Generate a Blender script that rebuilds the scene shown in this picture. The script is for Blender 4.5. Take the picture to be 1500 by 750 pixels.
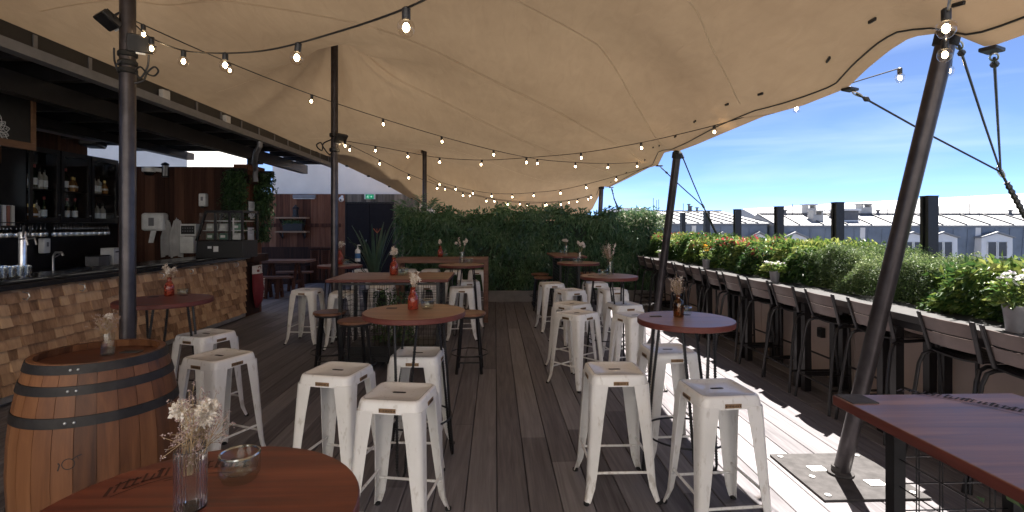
import bpy, math, random
import numpy as np
from mathutils import Vector, Matrix

random.seed(7); RNG = np.random.default_rng(7)
for o in list(bpy.data.objects): bpy.data.objects.remove(o)
S = bpy.context.scene
COL = S.collection
R = math.radians

# ------------------------------------------------------------------ camera, sky, sun, exposure
H = 1.55; F = 760.0; PH = 331.0; YAW = math.atan(25/760)
cam = bpy.data.cameras.new('camera'); cam_o = bpy.data.objects.new('camera', cam); COL.objects.link(cam_o)
cam.sensor_width = 36; cam.lens = F/1500*36; cam.shift_y = -44/1500
cam.clip_start = 0.05; cam.clip_end = 3000
cam_o.location = (0, 0, H); cam_o.rotation_euler = (R(90), 0, -YAW)
S.camera = cam_o
SUN = Vector((0.35, 0.45, 1.0)).normalized()
w = bpy.data.worlds.new('World'); S.world = w; w.use_nodes = True
nt = w.node_tree
sky = nt.nodes.new('ShaderNodeTexSky'); sky.sky_type = 'NISHITA'; sky.sun_disc = False
sky.sun_elevation = math.asin(SUN.z); sky.sun_rotation = math.atan2(SUN.x, SUN.y)
sky.air_density = 0.31; sky.dust_density = 0.0; sky.ozone_density = 6; sky.altitude = 3000
nt.nodes['Background'].inputs[1].default_value = 0.05
tcw = nt.nodes.new('ShaderNodeTexCoord'); mpw = nt.nodes.new('ShaderNodeMapping'); mpw.inputs['Scale'].default_value = (1.2, 2.2, 13); mpw.inputs['Rotation'].default_value = (.12, .05, 0)
nzw = nt.nodes.new('ShaderNodeTexNoise'); nzw.inputs['Scale'].default_value = 1.6; nzw.inputs['Detail'].default_value = 7; nzw.inputs['Distortion'].default_value = .6
nt.links.new(tcw.outputs['Generated'], mpw.inputs[0]); nt.links.new(mpw.outputs[0], nzw.inputs['Vector'])
mrw = nt.nodes.new('ShaderNodeMapRange'); mrw.inputs[1].default_value = .45; mrw.inputs[2].default_value = .85; mrw.inputs[3].default_value = .07; mrw.inputs[4].default_value = .34
nt.links.new(nzw.outputs['Fac'], mrw.inputs[0])
cir = nt.nodes.new('ShaderNodeMixRGB'); cir.inputs[2].default_value = (3.4, 3.9, 4.6, 1)
nt.links.new(mrw.outputs[0], cir.inputs[0]); nt.links.new(sky.outputs[0], cir.inputs[1]); nt.links.new(cir.outputs[0], nt.nodes['Background'].inputs[0])
sl = bpy.data.lights.new('sun', 'SUN'); sl.energy = 3.05; sl.angle = R(0.5); sl.color = (1, 0.94, 0.86)
so = bpy.data.objects.new('sun', sl); COL.objects.link(so); so.rotation_euler = SUN.to_track_quat('Z', 'Y').to_euler()
S.view_settings.view_transform = 'Standard'; S.view_settings.look = 'None'
S.view_settings.exposure = 2.85; S.view_settings.gamma = 1
S.cycles.max_bounces = 10; S.cycles.transparent_max_bounces = 16
S.cycles.use_denoising = True

# ------------------------------------------------------------------ where things stand: survey helpers
CY, SY = math.cos(YAW), math.sin(YAW)
def at_d(px, py, D):
    xc = (px-750)/F*D
    return Vector((xc*CY + D*SY, -xc*SY + D*CY, H - (py-PH)/F*D))
def at_z(px, py, z): return at_d(px, py, (H-z)*F/(py-PH))
def at_X(px, py, X):
    t = (px-750)/F; return at_d(px, py, X/(t*CY+SY))
def at_Y(px, py, Y):
    t = (px-750)/F; return at_d(px, py, Y/(CY-t*SY))

# ------------------------------------------------------------------ mesh helpers
class MB:
    def __init__(s): s.v = []; s.f = []; s.m = []; s.r = []; s.mi = 0; s.rv = 0.0
    def add(s, vs, fs):
        b = len(s.v); s.v += [tuple(v) for v in vs]
        for f in fs: s.f.append(tuple(i+b for i in f)); s.m.append(s.mi); s.r.append(s.rv)
    def box(s, c, d, rz=0, M=None):
        x, y, z = d[0]/2, d[1]/2, d[2]/2
        vs = [Vector(p) for p in ((-x,-y,-z),(x,-y,-z),(x,y,-z),(-x,y,-z),(-x,-y,z),(x,-y,z),(x,y,z),(-x,y,z))]
        if M is not None: vs = [M @ v for v in vs]
        elif rz: q = Matrix.Rotation(rz, 3, 'Z'); vs = [q @ v for v in vs]
        c = Vector(c)
        s.add([v+c for v in vs], [(0,3,2,1),(4,5,6,7),(0,1,5,4),(1,2,6,5),(2,3,7,6),(3,0,4,7)])
    def b2(s, a, b):
        s.box([(a[i]+b[i])/2 for i in range(3)], [abs(b[i]-a[i]) for i in range(3)])
    def bar(s, p, q, w, h=None):
        p, q = Vector(p), Vector(q); h = h or w; d = q-p; L = d.length
        M = d.to_track_quat('Z', 'Y').to_matrix()
        s.box((p+q)/2, (w, h, L), M=M)
    def tube(s, pts, r, n=8, cap=True):
        pts = [Vector(p) for p in pts]; N = len(pts)
        rs = r if isinstance(r, (list, tuple)) else [r]*N
        t0 = (pts[1]-pts[0]).normalized(); up = Vector((0,0,1)) if abs(t0.z) < .9 else Vector((1,0,0))
        u = t0.cross(up).normalized(); rings = []
        for i, p in enumerate(pts):
            t = (pts[min(i+1,N-1)]-pts[max(i-1,0)]).normalized()
            u = (u - t*u.dot(t)).normalized(); v = t.cross(u)
            rings += [p + (u*math.cos(2*math.pi*k/n) + v*math.sin(2*math.pi*k/n))*rs[i] for k in range(n)]
        fs = [(i*n+k, i*n+(k+1)%n, (i+1)*n+(k+1)%n, (i+1)*n+k) for i in range(N-1) for k in range(n)]
        if cap: fs += [tuple(range(n-1,-1,-1)), tuple((N-1)*n+k for k in range(n))]
        s.add(rings, fs)
    def lathe(s, prof, n=24, c=(0,0,0), sx=1, close=False, rz=0):
        vs = []; c = Vector(c)
        for r, z in prof:
            for k in range(n):
                a = 2*math.pi*k/n + rz; vs.append(c + Vector((r*math.cos(a)*sx, r*math.sin(a), z)))
        N = len(prof); fs = []
        for i in range(N if close else N-1):
            j = (i+1) % N
            for k in range(n): fs.append((i*n+k, i*n+(k+1)%n, j*n+(k+1)%n, j*n+k))
        if not close:
            if prof[0][0] > 1e-4: fs.append(tuple(range(n-1,-1,-1)))
            if prof[-1][0] > 1e-4: fs.append(tuple((N-1)*n+k for k in range(n)))
        s.add(vs, fs)
    def disc(s, c, r, t, n=48, bev=.004): s.lathe([(r-bev, 0), (r, bev), (r, t-bev), (r-bev, t)], n, c)
    def prism(s, poly, z0, z1):
        n = len(poly); vs = [(x,y,z0) for x,y in poly] + [(x,y,z1) for x,y in poly]
        s.add(vs, [tuple(range(n-1,-1,-1)), tuple(range(n,2*n))] + [(i,(i+1)%n,(i+1)%n+n,i+n) for i in range(n)])
    def loft(s, rings, cap=True, close=True):
        n = len(rings[0]); vs = [p for r in rings for p in r]; fs = []
        for i in range(len(rings)-1):
            for k in range(n if close else n-1): fs.append((i*n+k, i*n+(k+1)%n, (i+1)*n+(k+1)%n, (i+1)*n+k))
        if cap: fs += [tuple(range(n-1,-1,-1)), tuple((len(rings)-1)*n+k for k in range(n))]
        s.add(vs, fs)
    def ball(s, c, r, n=8, m=5, sz=1):
        s.lathe([(max(r*math.sin(math.pi*i/m), 1e-5), -r*sz*math.cos(math.pi*i/m)) for i in range(m+1)], n, c)
    def build(s, name, mats, parent=None, smooth=35, world=False, bevel=0, kind=None, loc=None):
        me = bpy.data.meshes.new(name); v = s.v
        off = None
        if world and parent is not None: off = parent.location
        if loc is not None: off = Vector(loc)
        if off is not None: v = [(a[0]-off[0], a[1]-off[1], a[2]-off[2]) for a in v]
        me.from_pydata(v, [], s.f)
        mats = mats if isinstance(mats, (list, tuple)) else [mats]
        for m in mats: me.materials.append(m)
        me.polygons.foreach_set('material_index', s.m)
        a = me.attributes.new('rnd', 'FLOAT', 'FACE'); a.data.foreach_set('value', s.r)
        if smooth:
            me.polygons.foreach_set('use_smooth', [True]*len(s.f)); me.update()
            try: me.set_sharp_from_angle(angle=R(smooth))
            except Exception: pass
        me.update()
        o = bpy.data.objects.new(name, me); COL.objects.link(o)
        if parent is not None: o.parent = parent
        if loc is not None: o.location = loc
        if bevel:
            b = o.modifiers.new('bevel', 'BEVEL'); b.width = bevel; b.segments = 2; b.limit_method = 'ANGLE'; b.angle_limit = R(40)
            b.harden_normals = False
        if kind: o['kind'] = kind
        return o

def thing(name, label, cat, loc=(0,0,0), rz=0, group=None):
    o = bpy.data.objects.new(name, None); COL.objects.link(o); o.empty_display_size = .1
    o.location = loc; o.rotation_euler = (0,0,rz); o['label'] = label; o['category'] = cat
    if group: o['group'] = group
    return o
def tag(o, label, cat, group=None, kind=None):
    o['label'] = label; o['category'] = cat
    if group: o['group'] = group
    if kind: o['kind'] = kind
    return o
KIDS = {}
def dup(root, loc, rz, label, group=None):
    def cp(o, par):
        c = o.copy(); COL.objects.link(c)
        if par is not None: c.parent = par
        for ch in list(o.children): cp(ch, c)
        return c
    r = cp(root, None); r.location = loc; r.rotation_euler = (0,0,rz); r['label'] = label
    if group: r['group'] = group
    return r

# ------------------------------------------------------------------ materials
def M_(name):
    m = bpy.data.materials.new(name); m.use_nodes = True; t = m.node_tree
    return m, t, t.nodes['Principled BSDF']
def nd(t, typ, **kw):
    n = t.nodes.new(typ)
    for k, v in kw.items(): setattr(n, k, v)
    return n
def ramp(t, fac, stops):
    r = nd(t, 'ShaderNodeValToRGB'); e = r.color_ramp.elements
    while len(e) < len(stops): e.new(.5)
    for i, (p, c) in enumerate(stops): e[i].position = p; e[i].color = (*c, 1)
    t.links.new(fac, r.inputs[0]); return r.outputs[0]
def noise(t, scale, detail=6, stretch=None, coord='Object', rough=.6, dist=0):
    tc = nd(t, 'ShaderNodeTexCoord'); mp = nd(t, 'ShaderNodeMapping')
    if stretch: mp.inputs['Scale'].default_value = stretch
    if coord == 'Object':
        oi = nd(t, 'ShaderNodeObjectInfo'); ad = nd(t, 'ShaderNodeVectorMath', operation='MULTIPLY_ADD')
        ad.inputs[1].default_value = (37, 53, 71)
        t.links.new(oi.outputs['Random'], ad.inputs[0]); t.links.new(tc.outputs['Object'], ad.inputs[2])
        t.links.new(ad.outputs[0], mp.inputs[0])
    else: t.links.new(tc.outputs[coord], mp.inputs[0])
    n = nd(t, 'ShaderNodeTexNoise'); n.inputs['Scale'].default_value = scale; n.inputs['Detail'].default_value = detail
    n.inputs['Roughness'].default_value = rough; n.inputs['Distortion'].default_value = dist
    t.links.new(mp.outputs[0], n.inputs['Vector']); return n.outputs['Fac']
def bump(t, b, h, strength=.3, dist=.01):
    n = nd(t, 'ShaderNodeBump'); n.inputs['Strength'].default_value = strength; n.inputs['Distance'].default_value = dist
    t.links.new(h, n.inputs['Height']); t.links.new(n.outputs[0], b.inputs['Normal'])
def math_(t, op, a, b=None):
    n = nd(t, 'ShaderNodeMath', operation=op)
    for i, x in enumerate((a, b)):
        if x is None: continue
        if isinstance(x, (int, float)): n.inputs[i].default_value = x
        else: t.links.new(x, n.inputs[i])
    return n.outputs[0]
def attr(t): return nd(t, 'ShaderNodeAttribute', attribute_name='rnd').outputs['Fac']
def plain(name, c, rough=.5, metal=0, var=.15, scale=8, bmp=0, coat=0, rvar=.1, spec=None):
    m, t, b = M_(name)
    n = noise(t, scale); lo = tuple(x*(1-var) for x in c); hi = tuple(min(1, x*(1+var)) for x in c)
    t.links.new(ramp(t, n, [(.3, lo), (.7, hi)]), b.inputs['Base Color'])
    b.inputs['Metallic'].default_value = metal
    n2 = noise(t, scale*2.7, 4)
    mr = nd(t, 'ShaderNodeMapRange'); mr.inputs[3].default_value = max(.02, rough-rvar); mr.inputs[4].default_value = min(1, rough+rvar)
    t.links.new(n2, mr.inputs[0]); t.links.new(mr.outputs[0], b.inputs['Roughness'])
    if coat: b.inputs['Coat Weight'].default_value = coat; b.inputs['Coat Roughness'].default_value = .12
    if spec is not None: b.inputs['Specular IOR Level'].default_value = spec
    if bmp: bump(t, b, noise(t, scale*6, 8), bmp, .004)
    return m
def wood(name, stops, stretch=(30, 2, 30), rough=.5, bmp=.25, useattr=0, coat=0, coord='Object', scale=1.0, rvar=.12, spec=.35):
    m, t, b = M_(name); b.inputs['Specular IOR Level'].default_value = spec
    n = noise(t, scale, 9, stretch, coord, .62, .6)
    n2 = noise(t, scale*.35, 4, stretch, coord, .5, 1.5)
    mx = math_(t, 'ADD', math_(t, 'MULTIPLY', n, .6), math_(t, 'MULTIPLY', n2, .4))
    if useattr:
        mx = math_(t, 'ADD', mx, math_(t, 'MULTIPLY', math_(t, 'SUBTRACT', attr(t), .5), useattr))
    t.links.new(ramp(t, mx, stops), b.inputs['Base Color'])
    mr = nd(t, 'ShaderNodeMapRange'); mr.inputs[3].default_value = rough-rvar; mr.inputs[4].default_value = rough+rvar
    t.links.new(n, mr.inputs[0]); t.links.new(mr.outputs[0], b.inputs['Roughness'])
    if coat: b.inputs['Coat Weight'].default_value = coat; b.inputs['Coat Roughness'].default_value = .28
    if bmp: bump(t, b, n, bmp, .004)
    return m
def leafmat(name, stops, rough=.42, trans=.3):
    m, t, b = M_(name); out = t.nodes['Material Output']
    c = ramp(t, attr(t), stops); t.links.new(c, b.inputs['Base Color']); b.inputs['Roughness'].default_value = rough
    tr = nd(t, 'ShaderNodeBsdfTranslucent'); t.links.new(c, tr.inputs[0])
    mx = nd(t, 'ShaderNodeMixShader'); mx.inputs[0].default_value = trans
    t.links.new(b.outputs[0], mx.inputs[1]); t.links.new(tr.outputs[0], mx.inputs[2]); t.links.new(mx.outputs[0], out.inputs[0])
    return m
def thin_glass(name, tint=(.95,.97,.96), gloss=.06, rough=.02):
    m, t, b = M_(name); out = t.nodes['Material Output']; t.nodes.remove(b)
    tp = nd(t, 'ShaderNodeBsdfTransparent'); tp.inputs[0].default_value = (*tint, 1)
    gl = nd(t, 'ShaderNodeBsdfGlossy'); gl.inputs['Roughness'].default_value = rough
    lw = nd(t, 'ShaderNodeLayerWeight'); lw.inputs[0].default_value = .5
    ad = math_(t, 'ADD', math_(t, 'MULTIPLY', math_(t, 'POWER', lw.outputs['Facing'], 4), .55), gloss)
    mx = nd(t, 'ShaderNodeMixShader'); t.links.new(ad, mx.inputs[0])
    t.links.new(tp.outputs[0], mx.inputs[1]); t.links.new(gl.outputs[0], mx.inputs[2]); t.links.new(mx.outputs[0], out.inputs[0])
    return m
def emis(name, c, s):
    m, t, b = M_(name); b.inputs['Base Color'].default_value = (*c, 1)
    b.inputs['Emission Color'].default_value = (*c, 1); b.inputs['Emission Strength'].default_value = s
    return m

# deck boards: colour per board from the face value, grain along Y
def deck_mat():
    m, t, b = M_('deck_composite')
    n = noise(t, 1.0, 10, (38, 1.6, 38), 'Object', .65, .8); n2 = noise(t, 1.0, 4, (14, .7, 14), 'Object', .5, 2.2)
    n3 = noise(t, 1.3, 5, None, 'Object')
    mx = math_(t, 'ADD', math_(t, 'MULTIPLY', n, .5), math_(t, 'MULTIPLY', n2, .5))
    mx = math_(t, 'ADD', mx, math_(t, 'MULTIPLY', math_(t, 'SUBTRACT', attr(t), .5), .34))
    mx = math_(t, 'ADD', mx, math_(t, 'MULTIPLY', math_(t, 'SUBTRACT', n3, .5), .25))
    t.links.new(ramp(t, mx, [(.22, (.068,.062,.070)), (.5, (.152,.141,.152)), (.78, (.245,.232,.242))]), b.inputs['Base Color'])
    mr = nd(t, 'ShaderNodeMapRange'); b.inputs['Specular IOR Level'].default_value = .3; mr.inputs[3].default_value = .5; mr.inputs[4].default_value = .8
    t.links.new(n3, mr.inputs[0]); t.links.new(mr.outputs[0], b.inputs['Roughness'])
    bump(t, b, n, .35, .003); return m
mDECK = deck_mat()
mDARK = plain('dark_void', (.012,.012,.012), .9)
def tent_mat(name='stretch_tent_fabric', TR_=.06, k=1.0):
    m, t, b = M_(name); out = t.nodes['Material Output']
    n = noise(t, 1.1, 5, None, 'Object'); n2 = noise(t, 1.0, 6, (9,2.2,3), 'Object', .55, 1.2)
    f = math_(t, 'ADD', math_(t, 'MULTIPLY', n, .65), math_(t, 'MULTIPLY', n2, .35))
    c = ramp(t, f, [(.3, (.385*k,.274*k,.172*k)), (.7, (.505*k,.368*k,.235*k))]); t.links.new(c, b.inputs['Base Color'])
    b.inputs['Roughness'].default_value = .85; b.inputs['Specular IOR Level'].default_value = .2
    tr = nd(t, 'ShaderNodeBsdfTranslucent'); t.links.new(c, tr.inputs[0])
    mx = nd(t, 'ShaderNodeMixShader'); mx.inputs[0].default_value = TR_
    t.links.new(b.outputs[0], mx.inputs[1]); t.links.new(tr.outputs[0], mx.inputs[2]); t.links.new(mx.outputs[0], out.inputs[0])
    bump(t, b, n2, .35, .02); return m
mTENT = tent_mat()
mSEAM = plain('tent_seam', (.70,.54,.35), .85, 0, .1, 20)
mBLK = plain('black_painted_steel', (.018,.018,.02), .38, .3, .3, 30)
mPOLE = plain('gunmetal_pole', (.06,.053,.056), .34, .6, .35, 9, bmp=.08)
mBLKP = plain('black_plastic', (.014,.014,.015), .45)
mRUB = plain('black_rubber', (.012,.012,.012), .8)
mSTEEL = plain('galvanised_steel', (.55,.55,.55), .35, .9, .15, 20)
mZINC = plain('grey_gutter', (.20,.20,.21), .45, .3, .15, 6)
def white_metal():
    m, t, b = M_('white_powder_coat')
    n = noise(t, 5, 6); sc = noise(t, 34, 8, (1,1,.35)); tc = nd(t, 'ShaderNodeTexCoord'); sp_ = nd(t, 'ShaderNodeSeparateXYZ'); t.links.new(tc.outputs['Object'], sp_.inputs[0])
    base = ramp(t, n, [(.3,(.70,.69,.67)),(.7,(.80,.79,.775))])
    low = nd(t, 'ShaderNodeMapRange'); low.inputs[1].default_value = .34; low.inputs[2].default_value = 0; low.inputs[3].default_value = 0; low.inputs[4].default_value = .10
    t.links.new(sp_.outputs['Z'], low.inputs[0])
    gf = math_(t, 'ADD', sc, low.outputs[0]); g1 = nd(t, 'ShaderNodeMapRange'); g1.inputs[1].default_value = .58; g1.inputs[2].default_value = .70; g1.inputs[3].default_value = 0; g1.inputs[4].default_value = .48
    t.links.new(gf, g1.inputs[0])
    mx = nd(t, 'ShaderNodeMixRGB'); mx.inputs[2].default_value = (.34,.29,.23,1); t.links.new(g1.outputs[0], mx.inputs[0]); t.links.new(base, mx.inputs[1])
    t.links.new(mx.outputs[0], b.inputs['Base Color']); b.inputs['Coat Weight'].default_value = .3; b.inputs['Coat Roughness'].default_value = .12
    mr = nd(t, 'ShaderNodeMapRange'); mr.inputs[3].default_value = .22; mr.inputs[4].default_value = .48; t.links.new(sc, mr.inputs[0]); t.links.new(mr.outputs[0], b.inputs['Roughness'])
    bump(t, b, n, .06, .004); return m
mWHITE = white_metal()
mWPL = plain('white_plastic', (.72,.72,.70), .4)
mWALL = plain('white_render', (.80,.775,.73), .85, 0, .07, 1.6, bmp=.15)
mBADGE = plain('brass_badge', (.26,.16,.085), .45, .5, .3, 30)
mETCH = plain('etched_ink', (.03,.02,.018), .8)
mRED = wood('red_table_wood', [(.36,(.045,.009,.006)),(.5,(.125,.025,.012)),(.64,(.21,.055,.026))], (1.6, 30, 30), .45, .12, 0, .22, rvar=.16, spec=.4)
mEDGE = wood('table_edge_wood', [(.25,(.065,.017,.013)),(.6,(.14,.038,.029)),(.9,(.23,.085,.062))], (3, 3, 40), .5, .1)
mBRN = wood('brown_table_wood', [(.36,(.10,.042,.022)),(.5,(.205,.090,.048)),(.64,(.33,.165,.095))], (1.6, 30, 30), .45, .12, 0, .22, rvar=.16, spec=.4)
mBARREL = wood('oak_barrel', [(.18,(.045,.017,.008)),(.42,(.13,.052,.022)),(.6,(.20,.085,.036)),(.85,(.31,.15,.068))], (22, 22, 1.3), .5, .3, .36)
mHEAD = wood('barrel_head_oak', [(.25,(.045,.016,.010)),(.6,(.12,.042,.022)),(.9,(.22,.10,.05))], (3, 30, 30), .45, .2)
mSHING = wood('reclaimed_wood_block', [(.12,(.16,.09,.052)),(.38,(.37,.22,.128)),(.62,(.54,.345,.205)),(.9,(.66,.46,.28))], (26, 26, 5), .75, .4, .55, spec=.2)
mPANEL = wood('stained_wood_panel', [(.2,(.022,.010,.007)),(.5,(.07,.03,.019)),(.85,(.15,.072,.045))], (26, 26, 1.5), .65, .35, .45, spec=.2)
mPANELR = wood('red_stained_boards', [(.2,(.055,.02,.012)),(.5,(.16,.064,.036)),(.85,(.30,.15,.088))], (26, 26, 1.3), .7, .35, .45, spec=.2)
mGREYW = wood('weathered_grey_boards', [(.2,(.05,.045,.038)),(.5,(.14,.125,.105)),(.85,(.26,.235,.20))], (26, 26, 1.5), .75, .35, .4)
mFRAME = wood('picture_frame_wood', [(.2,(.09,.04,.02)),(.8,(.28,.15,.08))], (4, 4, 30), .55, .2)
mBENCH = wood('bench_wood', [(.2,(.09,.04,.028)),(.55,(.22,.115,.08)),(.9,(.36,.21,.15))], (2, 25, 25), .6, .25, .2)
mPALEW = wood('pale_shelf_wood', [(.2,(.22,.13,.08)),(.8,(.42,.28,.17))], (2, 25, 25), .55, .2)
mBLKW = plain('black_cabinet', (.014,.013,.014), .35, 0, .3, 9, spec=.4)
mSLAT = plain('taupe_chair_slat', (.115,.084,.078), .36, .35, .12, 12)
mCHAIR = plain('anthracite_chair_tube', (.022,.020,.022), .36, .4, .2, 12)
mCTOP = plain('slate_counter', (.032,.030,.032), .45, 0, .2, 10, bmp=.05)
mCONC = plain('pink_concrete', (.55,.43,.375), .85, 0, .12, 2.5, bmp=.3)
mKERB = plain('grey_stone_kerb', (.22,.21,.21), .8, 0, .2, 5, bmp=.3)
mPLATE = plain('dark_base_plate', (.062,.058,.059), .8, 0, .3, 18, bmp=.2, spec=.2)
mGLASS = thin_glass('clear_glass', (.965,.975,.97), .05)
mGLASSG = thin_glass('greenish_glass', (.88,.95,.91), .07)
mBULBG = thin_glass('bulb_glass', (.97,.94,.90), .10)
mAMBER = thin_glass('amber_glass', (.72,.52,.34), .06)
mORANGE = None
def solid_glass(name, c, rough=.03, tr=1.0):
    m, t, b = M_(name); b.inputs['Base Color'].default_value = (*c, 1); b.inputs['Roughness'].default_value = rough
    b.inputs['Transmission Weight'].default_value = tr; b.inputs['IOR'].default_value = 1.45; return m
mORANGE = solid_glass('orange_red_glass', (.62,.13,.07), .1, .75)
mRIMG = thin_glass('glass_rim', (.85,.93,.90), .45, .12)
mBOWL = thin_glass('thick_bowl_glass', (.93,.97,.95), .035)
mVGL = solid_glass('ribbed_clear_glass', (.97,.98,.97), .02)
mFIL = emis('lit_filament', (1,.74,.44), 9)
mBULBIN = emis('glowing_bulb_core', (1,.70,.38), 9)
mFLOW = leafmat('dried_flower', [(0,(.30,.20,.12)),(.45,(.62,.50,.38)),(.7,(.82,.76,.66)),(1,(.90,.86,.80))], .8, .25)
mDUST = leafmat('dried_dusky_flower', [(0,(.20,.12,.12)),(.5,(.42,.30,.28)),(1,(.62,.52,.48))], .8, .2)
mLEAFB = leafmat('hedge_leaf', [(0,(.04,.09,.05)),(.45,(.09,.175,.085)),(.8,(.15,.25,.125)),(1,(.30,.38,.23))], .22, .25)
mLEAFP = leafmat('photinia_leaf', [(0,(.016,.045,.014)),(.35,(.05,.115,.028)),(.66,(.17,.24,.05)),(.84,(.40,.42,.12)),(.87,(.36,.04,.05)),(1,(.46,.09,.09))], .45, .35)
mLEAFX = leafmat('boxwood_leaf', [(0,(.03,.06,.02)),(.5,(.11,.17,.055)),(1,(.36,.41,.18))], .5, .3)
mLEAFH = leafmat('creeper_leaf', [(0,(.02,.05,.02)),(.6,(.055,.115,.04)),(1,(.15,.22,.08))], .45, .3)
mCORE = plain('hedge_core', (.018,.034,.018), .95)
mTWIG = plain('twig', (.06,.045,.03), .9)
mSTEM = plain('green_stem', (.07,.14,.05), .6)

# ------------------------------------------------------------------ leaf clouds
def leaf_cloud(name, P, AX, L, Wd, rnd, mat, parent=None, fold=.25, loc=None, kind=None, face=None, jit=.45):
    """P base points, AX growth directions: folded rhombic leaves in one mesh"""
    P = np.asarray(P, float); AX = np.asarray(AX, float); N = len(P)
    if loc is not None: P = P - np.array(loc)
    AX = AX/np.linalg.norm(AX, axis=1)[:,None]
    rv = RNG.normal(size=(N,3)); rv[:,2] += .8
    if face is not None: rv = np.broadcast_to(np.asarray(face,float),(N,3)) + RNG.normal(size=(N,3))*jit
    side = np.cross(AX, rv); side /= np.linalg.norm(side, axis=1)[:,None]+1e-9
    nr = np.cross(side, AX)
    L = np.broadcast_to(L, N)[:,None]; Wd = np.broadcast_to(Wd, N)[:,None]
    mid = P + AX*L*.45
    a = mid + side*Wd*.5 + nr*Wd*fold; b = mid - side*Wd*.5 + nr*Wd*fold; tip = P + AX*L - np.array([0,0,.12])*L
    V = np.stack([P, a, tip, b], 1).reshape(-1,3)
    me = bpy.data.meshes.new(name)
    me.vertices.add(N*4); me.vertices.foreach_set('co', V.ravel())
    idx = np.arange(N)[:,None]*4
    tri = np.concatenate([idx+np.array([0,1,2]), idx+np.array([0,2,3])], 1).reshape(-1)
    me.loops.add(N*6); me.loops.foreach_set('vertex_index', tri)
    me.polygons.add(N*2); me.polygons.foreach_set('loop_start', np.arange(N*2)*3); me.polygons.foreach_set('loop_total', np.full(N*2,3))
    me.update(calc_edges=True)
    at = me.attributes.new('rnd','FLOAT','FACE'); at.data.foreach_set('value', np.repeat(rnd,2))
    me.materials.append(mat)
    me.polygons.foreach_set('use_smooth', [False]*(N*2))
    o = bpy.data.objects.new(name, me); COL.objects.link(o)
    if parent is not None: o.parent = parent
    if loc is not None and parent is None: o.location = loc
    if kind: o['kind'] = kind
    return o

# ================================================================== SETTING: ground far below, deck
g = MB(); g.box((0, 400, -18), (3000, 3000, .2)); g.build('ground', plain('city_ground', (.075,.073,.07), .9, 0, .3, .05), kind='structure')
sl_ = MB(); sl_.b2((-9.5, -8.5, -.5), (4.45, 19, -.03)); sl_.build('terrace_slab', mDARK, kind='structure')
d = MB(); PW = .1803
x = -7.2; k = 0
while x < 3.45:
    y = -8 - random.random()*3.6
    while y < 16:
        L = 3.6 + random.random()*.8
        d.rv = random.random(); e = .005; c = .004
        x0, x1, y0, y1 = x+e/2, x+PW-e/2, y+.0015, y+L-.0015
        d.loft([[(x0,yy,-.028),(x1,yy,-.028),(x1,yy,-c),(x1-c,yy,0),(x0+c,yy,0),(x0,yy,-c)] for yy in (y0,y1)])
        y += L
    x += PW; k += 1
d.build('deck', mDECK, smooth=0, kind='structure')

bounce_bldg = thing('white_building', 'unseen white building added behind the camera to bounce sunlight forward', 'building', (0,-6,0))  # unseen block, added to bounce sunlight onto the camera side
m = MB(); m.b2((-9,-9.5,-1),(6.5,-6,7.5)); m.build('wall', mWALL, bounce_bldg, world=True)
m = MB(); m.b2((-9.1,-9.6,7.503),(6.6,-5.92,7.6)); m.build('coping', mZINC, bounce_bldg, world=True)
# ================================================================== TENT
def cc(px, py, D): return at_d(px, py, D)
redge = [Vector((2.9,-2,2.6)), Vector((2.75,0.5,2.5)), cc(1560,30,2.2), cc(1447,70,2.5), cc(1390,47,2.75), cc(1335,54,2.92), cc(1303,74,3.1), cc(1270,101,3.35),
         cc(1241,129,3.65), cc(1178,154,3.95), cc(1120,170,4.4), cc(1060,195,5.15), cc(1020,212,6.0), cc(993,222,6.6), cc(984,221,7.2), cc(973,224,7.8),
         cc(964,242,8.5), cc(950,246,9.8), cc(921,261,11), cc(894,274,12.3), cc(882,273,12.7), cc(876,290,13.1), cc(868,306,13.6), Vector((1.9,14.2,1.3))]
ledge = [Vector((-3.5,-2,2.99)), Vector((-3.5,11.25,2.98)), cc(560,268,12.1), cc(600,290,12.6), cc(640,309,13.2), Vector((-1.7,14.2,1.2))]
def xat(edge, y, comp):
    for a, b in zip(edge, edge[1:]):
        if y <= b.y or b is edge[-1]:
            t = min(1, max(0, (y-a.y)/(b.y-a.y))); return a[comp]*(1-t)+b[comp]*t
PEAKS = [(-2.33,3.42,.40),(-2.12,7.05,.50),(-1.62,11.85,.42)]
cp = [tuple(v) for v in redge] + [tuple(v) for v in ledge] + [(-3.5,y,2.98) for y in (-1,1,2.5,4,5.5,7,8.5,10)]
cp += [(-2.33,3.42,3.75),(-2.12,7.05,3.72),(-1.62,11.85,2.94),(-2.3,5.2,3.42),(-2.3,0,3.7),(0,-2,3.6),(0,0,3.5),(0,3,3.45),(0,6,3.32),(0,9,3.05),(0.1,11.3,2.62),
       (0.2,12.8,1.95),(1.6,2,3.15),(1.5,5,3.12),(1.4,8,2.9),(1.3,10.5,2.62),(-1.9,9.5,3.1)]
cp = np.array(cp)
def tps_fit(P, z):
    N = len(P); d2 = ((P[:,None]-P[None])**2).sum(-1); K = .5*d2*np.log(d2+1e-12)
    A = np.zeros((N+3,N+3)); A[:N,:N] = K + np.eye(N)*.02; A[:N,N] = 1; A[:N,N+1:] = P; A[N,:N] = 1; A[N+1:,:N] = P.T
    return np.linalg.solve(A, np.concatenate([z, [0,0,0]]))
wts = tps_fit(cp[:,:2], cp[:,2])
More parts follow.
